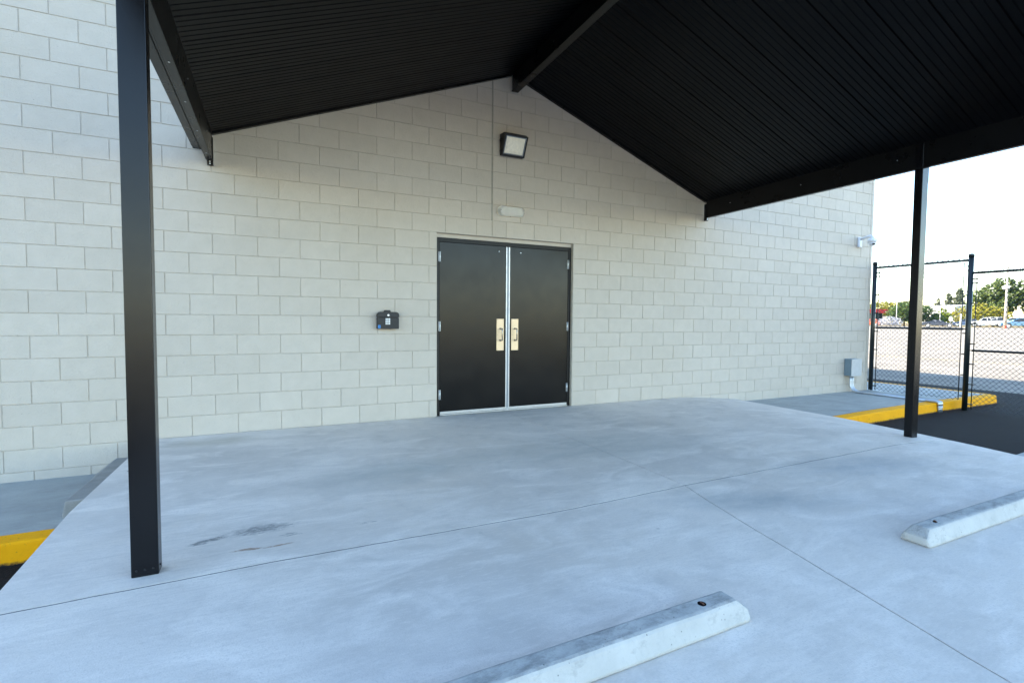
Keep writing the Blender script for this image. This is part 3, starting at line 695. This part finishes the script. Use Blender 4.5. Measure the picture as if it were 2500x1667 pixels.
sc = thing('security_camera', 'white dome security camera on a wall arm high near the building corner', 'camera', (8.35, 0, 2.71))
b = MB(); b.box((-.045, -.001, -.095), (.045, -.045, .095), bev=.01); b.build('wall_box', 'white', sc)
b = MB(); b.tube([(0, -.045, .06), (0, -.12, .078), (0, -.20, .092), (0, -.235, .085), (0, -.245, .05)], [.026, .025, .025, .03, .034], 14); b.build('arm', 'white', sc)
b = MB(); b.tube([(0, -.245, .05), (0, -.245, .03), (0, -.245, .0), (0, -.245, -.03)], [.05, .075, .078, .068], 24); b.build('collar', 'white', sc)
b = MB(); 
for th0 in range(6):
    pass
b.tube([(0, -.245, -.03), (0, -.248, -.06), (0, -.25, -.085), (0, -.25, -.10)], [.062, .056, .036, .012], 24); dm = b.build('dome', 'white', sc)
for dx in (-.03, .014): 
    b = MB(); b.tube([(dx - .02, -.285, -.058), (dx - .024, -.302, -.068)], [.014, .013], 14); b.build('lens', 'lensblack', dm)

eb = thing('electrical_box', 'grey metal electrical junction box low on the wall near the fence', 'utility box', (8.2, 0, .17))
b = MB(); b.box((-.16, -.002, 0), (.15, -.135, .32), bev=.004); b.build('case', 'greybox', eb)
b = MB(); b.box((-.163, -.136, -.002), (.153, -.142, .322)); b.build('cover', 'greylid', eb)
ordn = ('nearest the canopy, leftmost of the three', 'in the middle of the three', 'closest to the fence, rightmost of the three')
for k in range(3):
    x0 = 8.125 + k * .042; x1 = 8.19 + k * .042; zr = ZR + .019
    c = thing('conduit', 'galvanised conduit below the grey wall box, ' + ordn[k], 'conduit', (x0, -.07, ZR), 0, 'conduits below the electrical box')
    pts = [(x0, -.07, .17), (x0, -.07, .06)] + [(x0 + .02 * (a / 90), -.07 - .14 * (1 - math.cos(R(a))), .01 + 0 - (.01 - zr) * math.sin(R(a)) + .0) for a in (15, 35, 55, 75, 90)] + [(x0 + .03, -.35, zr), (x1, -1.30, zr)]
    b = MB(); b.tube([(p[0] - x0, p[1] + .07, p[2] - ZR) for p in pts], .0135, 12); b.build('pipe', 'galv', c)
    b = MB(); q = lambda p: (p[0] - x0, p[1] + .07, p[2] - ZR)
    b.tube([q((x1, -1.28, zr)), q((x1, -1.34, zr + .002))], .019, 12)
    b.tube([q((x1, -1.32, zr)), q((x1, -1.43, zr)), q((x1, -1.455, zr - .006)), q((x1, -1.462, zr - .03)), q((x1, -1.463, zr - .06))], .020, 12)
    b.tube([q((x1, -1.463, zr - .055)), q((x1, -1.463, -.305))], .0165, 12); b.tube([q((x1, -1.463, zr - .075)), q((x1, -1.463, zr - .10))], .020, 12)
    b.build('elbow_fitting', 'galv', c)
    b = MB(); b.tube([q((x0, -.07, .17)), q((x0, -.07, .155))], .019, 12); b.build('connector', 'galv', c)

# ------------------------------------------------------------------ wheel stops
def stop_mesh(L, w0=.15, w1=.085, h=.086):
    # local x along the length, base centred on y, ends chamfered
    mb = MB(); n = 24; e = .055
    xs_ = [0, e] + [e + (L - 2 * e) * k / n for k in range(1, n)] + [L - e, L]
    rings = []
    for k, x in enumerate(xs_):
        end = k in (0, len(xs_) - 1); hh = .045 if end else h; a = w0 / 2 - (.002 if end else 0); t = w1 / 2
        j = lambda s: .0018 * noise.noise(Vector((x * 6, s, 1)))
        f = a - (a - t) * (hh / h)
        rings.append([(x, -a + j(1), 0), (x, -a + .004 + j(2), .018), (x, -f + j(3), hh + j(4)), (x, f + j(5), hh + j(6)), (x, a - .004, .018), (x, a, 0)])
    for r_ in rings: mb.v += r_
    for k in range(len(xs_) - 1):
        for q in range(6):
            mb.f.append((k * 6 + q, k * 6 + (q + 1) % 6, k * 6 + 6 + (q + 1) % 6, k * 6 + 6 + q)); mb.sm.append(False); mb.mi.append(1 if q in (2,) else 0)
    for b0 in (0, (len(xs_) - 1) * 6): mb.f.append(tuple(b0 + q for q in range(6))); mb.mi.append(0); mb.sm.append(False)
    return mb
def wheel_stop(x, y, z, rz, L, label, pins):
    t = thing('wheel_stop', label, 'parking stop', (x, y, z), rz, 'concrete wheel stops on the paving')
    stop_mesh(L).build('block', ['stop', 'stop_dirty'], t, bevel=.013)
    for p in pins:
        b = MB(); b.tube([(p, .0, .0845), (p, 0, .0868)], .017, 12); k = b.build('pin_hole', 'lensblack', t)
        b = MB(); b.tube([(p, 0, .0870), (p + .003, 0, .0905)], [.010, .008], 10); b.build('anchor_pin', 'rust', k)
    return t
a0 = Vector((-.085, -4.468)); dirn = Vector((-1, -.018)).normalized()
L1 = 1.83
wheel_stop(a0.x + dirn.x * L1, a0.y + dirn.y * L1, .001, math.atan2(-dirn.y, -dirn.x), L1, 'white concrete wheel stop in the foreground, with rusty pin near its right end', (L1 - .20, .25))
wheel_stop(1.325, -4.42, .001, R(0.3), 1.83, 'concrete wheel stop at the right, just in front of the canopy post', (.20, 1.58))
wheel_stop(5.30, -3.46, -.295, R(3), 1.83, 'concrete wheel stop on dark asphalt, cut off by the right picture edge', (.20, 1.58))

# ------------------------------------------------------------------ chain-link fence
FX = 8.86
fe = thing('chain_link_fence', 'black chain-link fence running out from the building corner', 'fence', (FX, 0, -.15))
def fb(mb, name, mat='postgreen', parent=None, **k):
    mb.v = [(v[0] - FX, v[1], v[2] + .15) for v in mb.v]; return mb.build(name, mat, parent or fe, **k)
posts = [(-.03, ZR, 2.37), (-1.53, -.32, 2.36), (-5.2, -.32, 2.36)]
for y, z0, z1 in posts:
    b = MB(); b.tube([(FX, y, z0), (FX, y, z1 - .03)], .038, 20); p = fb(b, 'fence_post')
    b = MB(); b.tube([(FX, y, z1 - .06), (FX, y, z1 - .02), (FX, y, z1 - .005), (FX, y, z1)], [.042, .042, .03, .008], 20); fb(b, 'post_cap', parent=p)
    if z0 == ZR: b = MB(); b.box((FX - .07, y - .02, ZR), (FX + .07, y + .035, ZR + .012)); b.box((FX - .02, y - .18, ZR), (FX + .03, y - .02, ZR + .008)); fb(b, 'base_plate', 'galv', p)
def panel(ya, yb, ztop, zmid, zbot):
    b = MB(); b.tube([(FX, ya, ztop), (FX, yb, ztop)], .021, 14); fb(b, 'top_rail')
    b = MB(); b.tube([(FX, ya - .03, zmid), (FX, yb + .03, zmid)], .019, 14); b.tube([(FX, ya, zmid), (FX, yb, zmid)], .008, 8); fb(b, 'middle_rail')
    for y in (ya - .055, yb + .055):
        b = MB(); b.tube([(FX - .006, y, zbot + .01), (FX - .006, y, ztop - .03)], .0075, 8); fb(b, 'tension_bar')
        b = MB(); s_ = 1 if y > (ya + yb) / 2 else -1
        for z in [zbot + .08 + k * (ztop - zbot - .25) / 6 for k in range(7)] + [ztop - .1]:
            b.box((FX - .012, y - .015 * 1, z - .010), (FX + .012, y + s_ * .06, z + .010))
        b.v = [(v[0] - FX, v[1], v[2] + .15) for v in b.v]; pieces(b, 'tension_band', 'postgreen', fe)
    # woven wires: vertical zigzags that hook into their neighbours
    b = MB(); p = .078; n = round((ya - yb - .11) / .039) - 1; p = (ya - yb - .11) / (n + 1) * 2; hv = .039
    zt = ztop + .05; zn = int((zt - zbot) / hv); r = .0042
    for k in range(n + 1):
        yc = ya - .055 - k * p / 2; pts = []
        for j in range(zn + 1):
            side_ = 1 if (j % 2 == 0) else -1
            yy_ = yc + side_ * (p / 4 + .0025) - p / 4 if k % 2 == 0 else yc - side_ * (p / 4 + .0025) - p / 4
            yy_ = min(ya - .05, max(yb + .05, yy_))
            pts.append((FX - .004 + (.003 if side_ > 0 else -.003), yy_, zbot + j * hv))
        b.tube(pts, r, 4, cap=False)
    for k in range(n // 2 + 1):      # twisted barbs above the rail
        yc = ya - .055 - k * p; zz = zbot + zn * hv
        b.tube([(FX, yc - .014, zz - .012), (FX + .002, yc, zz), (FX, yc + .012, zz + .022)], r, 4); b.tube([(FX, yc + .014, zz - .012), (FX - .002, yc, zz), (FX, yc - .012, zz + .022)], r, 4)
    fb(b, 'wire_mesh', recalc=False)
panel(-.06, -1.495, 2.25, 1.085, -.135)
panel(-1.565, -5.16, 2.03, .725, -.27)

# ------------------------------------------------------------------ far side of the lot
def leaf_cloud(mb, blobs, n, size, seed, flat=.8):
    rnd = random.Random(seed); vol = [b[3] * b[4] * b[5] for b in blobs]; tot = sum(vol)
    for b, v in zip(blobs, vol):
        cnt = int(n * v / tot)
        for _ in range(cnt):
            while 1:
                p = Vector((rnd.uniform(-1, 1), rnd.uniform(-1, 1), rnd.uniform(-1, 1)))
                l = p.length
                if .05 < l < 1 and rnd.random() < l ** 1.3: break
            lump = 1 + .28 * noise.noise(Vector((p.x * 2.3 + seed, p.y * 2.3, p.z * 2.3)))
            if noise.noise(Vector((p.x * 3.4 + seed * 2, p.y * 3.4, p.z * 3.4 + 5))) < -.18: continue
            c = Vector((b[0] + p.x * b[3] * lump, b[1] + p.y * b[4] * lump, b[2] + p.z * b[5] * lump))
            s_ = size * rnd.uniform(.5, 1.25)
            u = Vector((rnd.gauss(0, 1), rnd.gauss(0, 1), rnd.gauss(0, .6))).normalized(); w_ = u.cross(Vector((rnd.gauss(0, 1), rnd.gauss(0, 1), rnd.gauss(0, 1)))).normalized()
            i = len(mb.v); mb.v += [tuple(c - u * s_), tuple(c + w_ * s_ * .6), tuple(c + u * s_), tuple(c - w_ * s_ * .6)]
            mb.f.append((i, i + 1, i + 2, i + 3)); mb.mi.append(0); mb.sm.append(False)
def tree(name, label, cat, x, y, blobs, trunk_h, trunk_r, leafm, n, size, seed, group=None, limbs=True):
    t = thing(name, label, cat, (x, y, gz(x) - .05), 0, group); rnd = random.Random(seed)
    b = MB(); pts = [(0, 0, -.1), (.05, 0, trunk_h * .4), (-.03, .05, trunk_h * .75), (0, 0, trunk_h)]; b.tube(pts, [trunk_r * 1.25, trunk_r, trunk_r * .8, trunk_r * .5], 8)
    if limbs:
        for q in blobs:
            b.tube([(0, 0, trunk_h * .55), ((q[0]) * .5, q[1] * .5, (trunk_h * .6 + q[2]) / 2), (q[0], q[1], q[2])], [trunk_r * .6, trunk_r * .4, trunk_r * .12], 6)
    b.build('trunk', 'bark', t)
    b = MB(); leaf_cloud(b, blobs, n, size, seed); b.build('crown', leafm, t, recalc=False); return t
tree('oak_tree', 'broad green tree left of the tall lamp pole, behind the white pickup', 'tree', 147.5, 50.6, [(0, 0, 7.6, 2.4, 2.5, 2.1), (1.2, -2.4, 6.6, 2.4, 2.4, 2.0), (-1.2, 2.5, 6.6, 1.9, 2.1, 1.6), (.3, -.6, 4.6, 3.2, 3.4, 2.2), (.4, -1.4, 9.4, 1.7, 2.0, 1.7), (0, 3.4, 5.0, 1.6, 1.7, 1.4)], 6, .3, 'lf_oak', 7200, .34, 3)
tree('oak_tree', 'tallest green tree, right of the lamp pole at the picture edge', 'tree', 151, 43.2, [(0, 0, 9.6, 3, 3, 2.8), (-1, 3.2, 8.2, 2.2, 2.4, 2.4), (0, -3.5, 8.6, 3.2, 3.2, 3.4), (.5, 0, 5.4, 4.2, 4.6, 3.2), (0, -2.2, 12.0, 2.4, 2.8, 1.9), (0, -6, 6.5, 3.5, 3, 4)], 8, .4, 'lf_oak', 12000, .36, 8)
tree('shrub', 'yellow-green bushy shrub behind the white parked cars', 'shrub', 133, 47.2, [(0, 0, 2.6, 1.7, 1.7, 2.2), (.6, -1.9, 2.2, 1.7, 1.8, 2.0), (.3, .9, 2.1, 1.2, 1.3, 1.6), (1.0, -3.6, 1.8, 1.3, 1.4, 1.7)], 1.5, .12, 'lf_yel', 3600, .24, 5)
tree('dark_bush', 'dark green tree left of the right canopy post, beside a white pole', 'tree', 117.1, 53.4, [(0, 0, 3.0, 1.7, 1.9, 2.2), (-.6, 1.6, 2.4, 1.3, 1.5, 1.7), (.5, -1.3, 2.4, 1.4, 1.4, 2.3)], 1.8, .15, 'lf_dark', 3600, .24, 6)
tree('dark_bush', 'dark green bush just right of the canopy post, behind the road', 'shrub', 121.0, 51.1, [(0, 0, 2.4, 1.4, 1.5, 1.9), (.9, -1.3, 1.5, 1.2, 1.2, 1.3), (0, 1.2, 2.6, 1.3, 1.3, 1.8), (0, .3, 3.3, .9, .9, 1.0)], 1.3, .12, 'lf_dark', 2600, .22, 7)
tree('bright_tree', 'small bright green tree in front of the white building', 'tree', 125.0, 50.2, [(0, 0, 2.9, .7, .8, 1.1), (0, 0, 1.9, 1.4, 1.5, 1.0), (.3, -.8, 1.3, 1.0, 1.0, .9), (-.4, .9, 1.6, .9, .9, .7)], 1.4, .1, 'lf_lime', 2200, .2, 9)
tree('shrub', 'yellow-green shrub under the tall pines, left of the fence post', 'shrub', 146.5, 56.2, [(0, 0, 2.6, 1.5, 1.6, 2.3), (.4, 1.6, 1.8, 1.2, 1.4, 1.7), (0, -1.7, 2.4, 1.5, 1.6, 2.3)], 1.3, .1, 'lf_yel', 1900, .25, 10)
tree('tall_hedge', 'yellow-green trees behind the red gas station roof', 'tree', 136, 68.2, [(0, 0, 4.0, 2.2, 3.4, 2.0), (0, -3, 4.2, 2, 3, 1.6), (-1, 3, 4, 2, 3, 2.6), (.5, -5.6, 3.9, 2, 2.4, 1.9)], 3, .2, 'lf_yel', 3600, .3, 12)
tree('shrub', 'silvery pale shrub beside the red-roofed kiosk', 'shrub', 107.2, 50.9, [(0, 0, 1.0, 1.3, 1.5, .95), (-.4, 1.2, .8, .9, 1.0, .7), (.3, -1.2, .8, .9, .9, .8)], .5, .06, 'lf_pale', 1300, .16, 13, limbs=False)
def pine(label, x, y, h, r, n, seed, name='pine_tree'):
    t = thing(name, label, 'tree', (x, y, gz(x)), 0, 'far pines on the skyline'); rnd = random.Random(seed)
    b = MB(); b.tube([(0, 0, 0), (0, 0, h * .5), (0, 0, h * .95)], [.3, .2, .05], 7); b.build('trunk', 'bark', t)
    bl = []; k = .35
    while k < 1.0:
        rr = r * (1.02 - k) ** .7 * rnd.uniform(.75, 1.1) + .25; bl.append((rnd.uniform(-.3, .3) * rr, rnd.uniform(-.3, .3) * rr, h * k, rr, rr, h * .09)); k += .085
    b = MB(); leaf_cloud(b, bl, n, .42, seed); b.build('crown', 'lf_pine', t, recalc=False)
pine('taller of the two distant pines left of the middle fence post', 207.6, 82.2, 12.4, 2.7, 2200, 21)
pine('shorter of the two distant pines, left of the taller one', 206.5, 84.9, 11.2, 2.0, 1500, 22)
pine('small distant pine beyond the white building', 214.6, 91.3, 9.0, 2.6, 1500, 23)
pine('low grey distant pine at the left of the white building', 212, 96.3, 8.6, 3.0, 1500, 24)
pine('distant pine beside the building corner', 215, 121, 11, 3.2, 1300, 25)
tree('grey_tree', 'distant low grey-green trees on the skyline behind the fence', 'tree', 209, 79.0, [(0, 0, 4, 2.5, 3, 3), (0, -4, 3.5, 2.5, 3, 2.6), (2, 9, 3.5, 2, 3.4, 2.4), (1, 14, 3.6, 2, 3.4, 3), (0, 19, 3.6, 2, 4, 2.8), (-1, 26, 4, 3, 5, 3), (-1, 35, 4, 3, 6, 3.2)], 3, .2, 'lf_pine', 4200, .42, 26)

# white building
t = thing('white_building', 'low white commercial building beyond the road', 'building', (160.4, 66.0, .45), R(-24))
b = MB(); b.box((-2, -6, 0), (6, 6, 3.0)); b.build('wall', 'bwhite', t)
b = MB(); b.prism([(-2.6, 2.95), (6.5, 3.2), (6.5, 5.0), (3, 5.4), (-2.6, 4.9)], 1, -6.4, 6.4); b.build('roof', 'bwhite', t)
for k in range(4):
    b = MB(); b.box((-2.04, -5 + k * 2.8, .9), (-1.98, -3.2 + k * 2.8, 2.4)); b.build('window', 'winglass', t)
# gas station
t = thing('gas_station_kiosk', 'white kiosk under a red flat canopy beside the building corner', 'kiosk', (119.5, 61.6, .45), R(-24))
b = MB(); b.box((-2.5, -2.6, 2.7), (2.5, 3.0, 3.55)); b.build('canopy_roof', 'red', t)
b = MB(); b.box((-2.0, -.9, 0), (1.6, .35, 2.7)); b.build('kiosk_wall', 'bwhite', t)
b = MB(); b.box((-1.9, -2.2, .3), (1.4, -.92, 2.68)); b.build('shop_window', 'winglass', t)
# poles
t = thing('lamp_pole', 'tall pale concrete parking lot lamp pole with two lamp heads', 'street lamp', (94.6, 29.2, gz(94.6)), R(-24))
b = MB(); b.tube([(0, 0, -.3), (0, 0, .35)], [.2, .2], 16); b.build('base', 'carred', t)
b = MB(); b.tube([(0, 0, .35), (0, 0, 3.2), (0, 0, 9.6)], [.19, .14, .065], 14); b.build('pole', 'pole', t)
b = MB(); b.tube([(0, -.95, 9.72), (0, 0, 9.62), (0, .95, 9.45)], .04, 8); ar = b.build('arm', 'pole', t)
for s_, z in ((-1, 9.72), (1, 9.45)):
    b = MB(); b.box((-.16, s_ * .75, z - .03), (.16, s_ * 1.35, z + .09), bev=.03); b.build('lamp_head', 'greybox', t)
b = MB(); b.tube([(-.22, -.35, 5.7), (-.22, -.35, 6.15)], .2, 12); b.box((-.35, -.1, 5.68), (-.1, .32, 6.1)); b.build('floodlight', 'white', t)
for lab, x, y, h, r in (('thin white pole in front of the dark tree left of the canopy post', 110.5, 51.5, 5.2, .07), ('thin pale pole beside the small bright green tree', 116, 46.7, 6.0, .07)):
    t = thing('utility_pole', lab, 'pole', (x, y, gz(x)), 0, 'thin poles along the far road'); b = MB(); b.tube([(0, 0, -.1), (0, 0, h)], [r, r * .7], 8); b.build('shaft', 'bgrey', t)
    b = MB(); b.tube([(0, 0, h - .15), (.1, -.55, h + .02)], .03, 6); b.build('bracket', 'bgrey', t)
t = thing('road_sign', 'small white road sign on a post right of the green tree', 'sign', (114.5, 44.3, gz(114.5)), R(-24))
b = MB(); b.tube([(0, 0, -.1), (0, 0, 2.0)], .04, 8); b.build('post', 'galv', t); b = MB(); b.box((-.05, -.33, 1.1), (-.02, .33, 1.75)); b.build('panel', 'white', t)
t = thing('marker_post', 'slim white marker post beside the fence post', 'post', (115.8, 43.3, gz(115.8)), R(-24)); b = MB(); b.box((-.08, -.1, -.1), (.08, .1, 2.3)); b.build('shaft', 'white', t)
b = MB(); b.box((-.1, -.12, 2.3), (.1, .12, 2.38)); b.build('cap', 'white', t)

# vehicles; local +x is the nose
def vehicle(name, label, cat, x, y, rz, L, W, H, low, top, paintm, wheels, wr, pillars=(), bed=None, group='cars parked beyond the lot'):
    """low: body outline above sills (x,z) front to back along the top; top: glasshouse outline"""
    t = thing(name, label, cat, (x, y, gz(x) - (.10 if 99 < x < 108 else .005)), rz, group); hw = W / 2
    sill = .28
    bot = []
    for wx in sorted(wheels): bot += [(wx + wr * 1.12 * math.cos(R(180 - a)), max(sill, wr + wr * 1.12 * math.sin(R(a)) - .02)) for a in range(0, 181, 20)]
    x_front, x_back = low[0][0], low[-1][0]
    outline = [(x_back, sill + .05)] + bot + [(x_front, sill + .05)] + low
    b = MB(); n = len(outline); secs = [(-hw, .985), (-hw * .96, 1), (hw * .96, 1), (hw, .985)]
    bm = bmesh.new()
    vs0 = [bm.verts.new((p[0], -hw, p[1])) for p in outline]; f = bm.faces.new(vs0)
    r_ = bmesh.ops.extrude_face_region(bm, geom=[f]); 
    for v in [e for e in r_['geom'] if isinstance(e, bmesh.types.BMVert)]: v.co.y = hw
    bmesh.ops.recalc_face_normals(bm, faces=bm.faces[:]); bmesh.ops.triangulate(bm, faces=[f_ for f_ in bm.faces if len(f_.verts) > 4])
    b.frombm(bm); body = b.build('body', paintm, t, bevel=.05)
    if top:
        g_ = MB(); ti = hw * .94; tt = hw * .74; zmin = min(p[1] for p in top); zmax = max(p[1] for p in top)
        prof = [(p[0], ti + (tt - ti) * (p[1] - zmin) / (zmax - zmin), p[1]) for p in top]; n = len(prof)
        g_.v += [(p[0], -p[1], p[2]) for p in prof] + [(p[0], p[1], p[2]) for p in prof]
        g_.f += [tuple(range(n)), tuple(range(2 * n - 1, n - 1, -1))] + [(j, (j + 1) % n, n + (j + 1) % n, n + j) for j in range(n)]
        g_.mi += [0] * (n + 2); g_.sm += [False] * (n + 2); g_.build('window', 'winglass', t)
        # roof skin and pillars proud of the glass
        rp = MB(); hi = [p for p in prof if p[2] > zmax - .10 * (zmax - zmin) - .01]; xa, xb = min(p[0] for p in hi), max(p[0] for p in hi)
        rp.box((xa - .06, -tt - .02, zmax - .035), (xb + .06, tt + .02, zmax + .03)); rp.build('roof', paintm, t, bevel=.03)
        pl = MB()
        xf = max(prof, key=lambda p: p[0] if p[2] < zmin + .05 else -9); xr = min(prof, key=lambda p: p[0] if p[2] < zmin + .05 else 99)
        for s_ in (-1, 1):
            for (xb_, xt_) in [(xf[0], xb), (xr[0], xa)] + list(pillars): pl.tube([(xb_, s_ * (ti + .005), zmin), (xt_, s_ * (tt + .005), zmax)], .045, 6)
        pieces(pl, 'pillar', paintm, t)
    for wx in wheels:
        for s_ in (-1, 1):
            k = MB(); k.tube([(wx, s_ * (hw - .22), wr), (wx, s_ * (hw - .015), wr)], wr, 20); wh = k.build('wheel', 'tyre', t)
            k = MB(); k.tube([(wx, s_ * (hw - .03), wr), (wx, s_ * (hw + .005), wr)], [wr * .66, wr * .62], 16); k.build('rim', 'rim', wh)
    for s_ in (-1, 1):
        k = MB(); k.box((low[0][0] - .05, s_ * hw * .62, .55), (low[0][0] + .03, s_ * hw * .92, .70)); k.build('headlight', 'white', t)
        k = MB(); k.box((low[-1][0] - .03, s_ * hw * .66, .62), (low[-1][0] + .05, s_ * hw * .93, .80)); k.build('tail_light', 'red', t)
    if bed: k = MB(); k.box((bed[0], -hw + .1, bed[2]), (bed[1], hw - .1, bed[2] + .02)); k.build('cargo_bed', 'tyre', t)
    return t
NL = math.atan2(.914, -.407); NR = math.atan2(-.914, .407)
sports_low = [(2.25, .42), (2.15, .62), (1.2, .80), (.7, .84), (-1.2, .86), (-1.9, .90), (-2.2, .80), (-2.25, .5)]
vehicle('sports_car', 'low dark grey sports car on the road behind the fence', 'car', 100.4, 39.9, NR, 4.6, 1.85, 1.25, sports_low, [(.85, .82), (.1, 1.2), (-.7, 1.22), (-1.7, .88)], 'cargrey', (1.4, -1.4), .34, [(-.35, -.4)])
vehicle('pickup_truck', 'white pickup truck parked side-on left of the lamp pole', 'pickup', 119.6, 40.9, NL, 5.4, 1.9, 1.65, [(2.7, .5), (2.68, .9), (1.35, 1.05), (.9, 1.08), (-.6, 1.08), (-.62, 1.02), (-2.68, 1.02), (-2.7, .55)], [(1.1, 1.06), (.55, 1.6), (-.4, 1.62), (-.6, 1.06)], 'carwhite', (1.75, -1.75), .38, [(0, 0)], (-2.55, -.7, 1.03))
vehicle('suv', 'white sport utility vehicle parked behind the white pickup', 'suv', 129, 44.3, NL, 4.7, 1.9, 1.9, [(2.3, .5), (2.28, .95), (1.2, 1.15), (-2.25, 1.2), (-2.3, .6)], [(1.0, 1.15), (.3, 1.85), (-1.9, 1.85), (-2.2, 1.2)], 'carwhite', (1.45, -1.45), .38, [(-.2, -.2), (-1.2, -1.15)])
vehicle('blue_car', 'medium blue sedan parked right of the lamp pole', 'car', 98.2, 28.6, NL, 4.8, 1.8, 1.45, [(2.4, .45), (2.35, .75), (1.1, .92), (-1.5, .95), (-2.35, .92), (-2.4, .5)], [(1.2, .9), (.4, 1.4), (-.9, 1.42), (-1.75, .93)], 'carblue', (1.5, -1.4), .34, [(-.2, -.2)])
vehicle('wagon', 'pale green wagon behind the blue sedan', 'car', 124, 38.6, NL, 4.6, 1.85, 1.75, [(2.3, .5), (2.25, .9), (1.2, 1.05), (-2.25, 1.1), (-2.3, .6)], [(1.1, 1.05), (.4, 1.7), (-1.9, 1.7), (-2.2, 1.1)], 'carteal', (1.45, -1.45), .36, [(-.2, -.2), (-1.2, -1.15)])
vehicle('navy_car', 'navy car half hidden by the middle fence post', 'car', 123.5, 45.6, NL, 4.3, 1.75, 1.5, [(2.1, .45), (2.1, .8), (1.1, .95), (-1.9, 1.0), (-2.1, .5)], [(1.0, .95), (.3, 1.45), (-1.2, 1.45), (-1.8, .98)], 'carnavy', (1.3, -1.3), .33, [(-.2, -.2)])
vehicle('red_car', 'small orange-red car beside the red-roofed kiosk', 'car', 106.6, 54.4, NL, 3.6, 1.6, 1.4, [(1.8, .45), (1.75, .8), (.9, .92), (-1.7, .95), (-1.8, .5)], [(.9, .9), (.3, 1.4), (-1.1, 1.4), (-1.6, .95)], 'carred', (1.1, -1.1), .32, [(-.2, -.2)])
t = thing('box_truck', 'white box truck at the right picture edge behind the cars', 'truck', 131.5, 37.6, ) if False else thing('box_truck', 'white box truck at the right picture edge behind the cars', 'truck', (131.5, 37.4, gz(131.5)), NL, 'cars parked beyond the lot')
b = MB(); b.box((-3.4, -1.1, .75), (1.3, 1.1, 3.1), bev=.04); b.build('cargo_box', 'carwhite', t)
b = MB(); b.prism([(1.35, .5), (3.1, .5), (3.1, 1.2), (2.7, 2.2), (1.35, 2.3)], 1, -1, 1); b.build('cab', 'carwhite', t, bevel=.05)
b = MB(); b.box((1.7, -1.01, 1.3), (2.5, 1.01, 2.0)); b.build('window', 'winglass', t)
for wx in (2.2, -2.2):
    for s_ in (-1, 1): b = MB(); b.tube([(wx, s_ * .75, .42), (wx, s_ * 1.02, .42)], .42, 18); b.build('wheel', 'tyre', t)

# small litter on the slab: a leaf and pebbles near the edges
lt = MB(); c = (-2.80, -1.17); lt.poly([(c[0] - .03, c[1], .004), (c[0], c[1] + .012, .012), (c[0] + .035, c[1] + .004, .006), (c[0], c[1] - .012, .010)], [(0, 1, 2, 3)])
tag(lt.build('fallen_leaf', 'rust'), 'small brown fallen leaf on the slab near the left post', 'leaf')
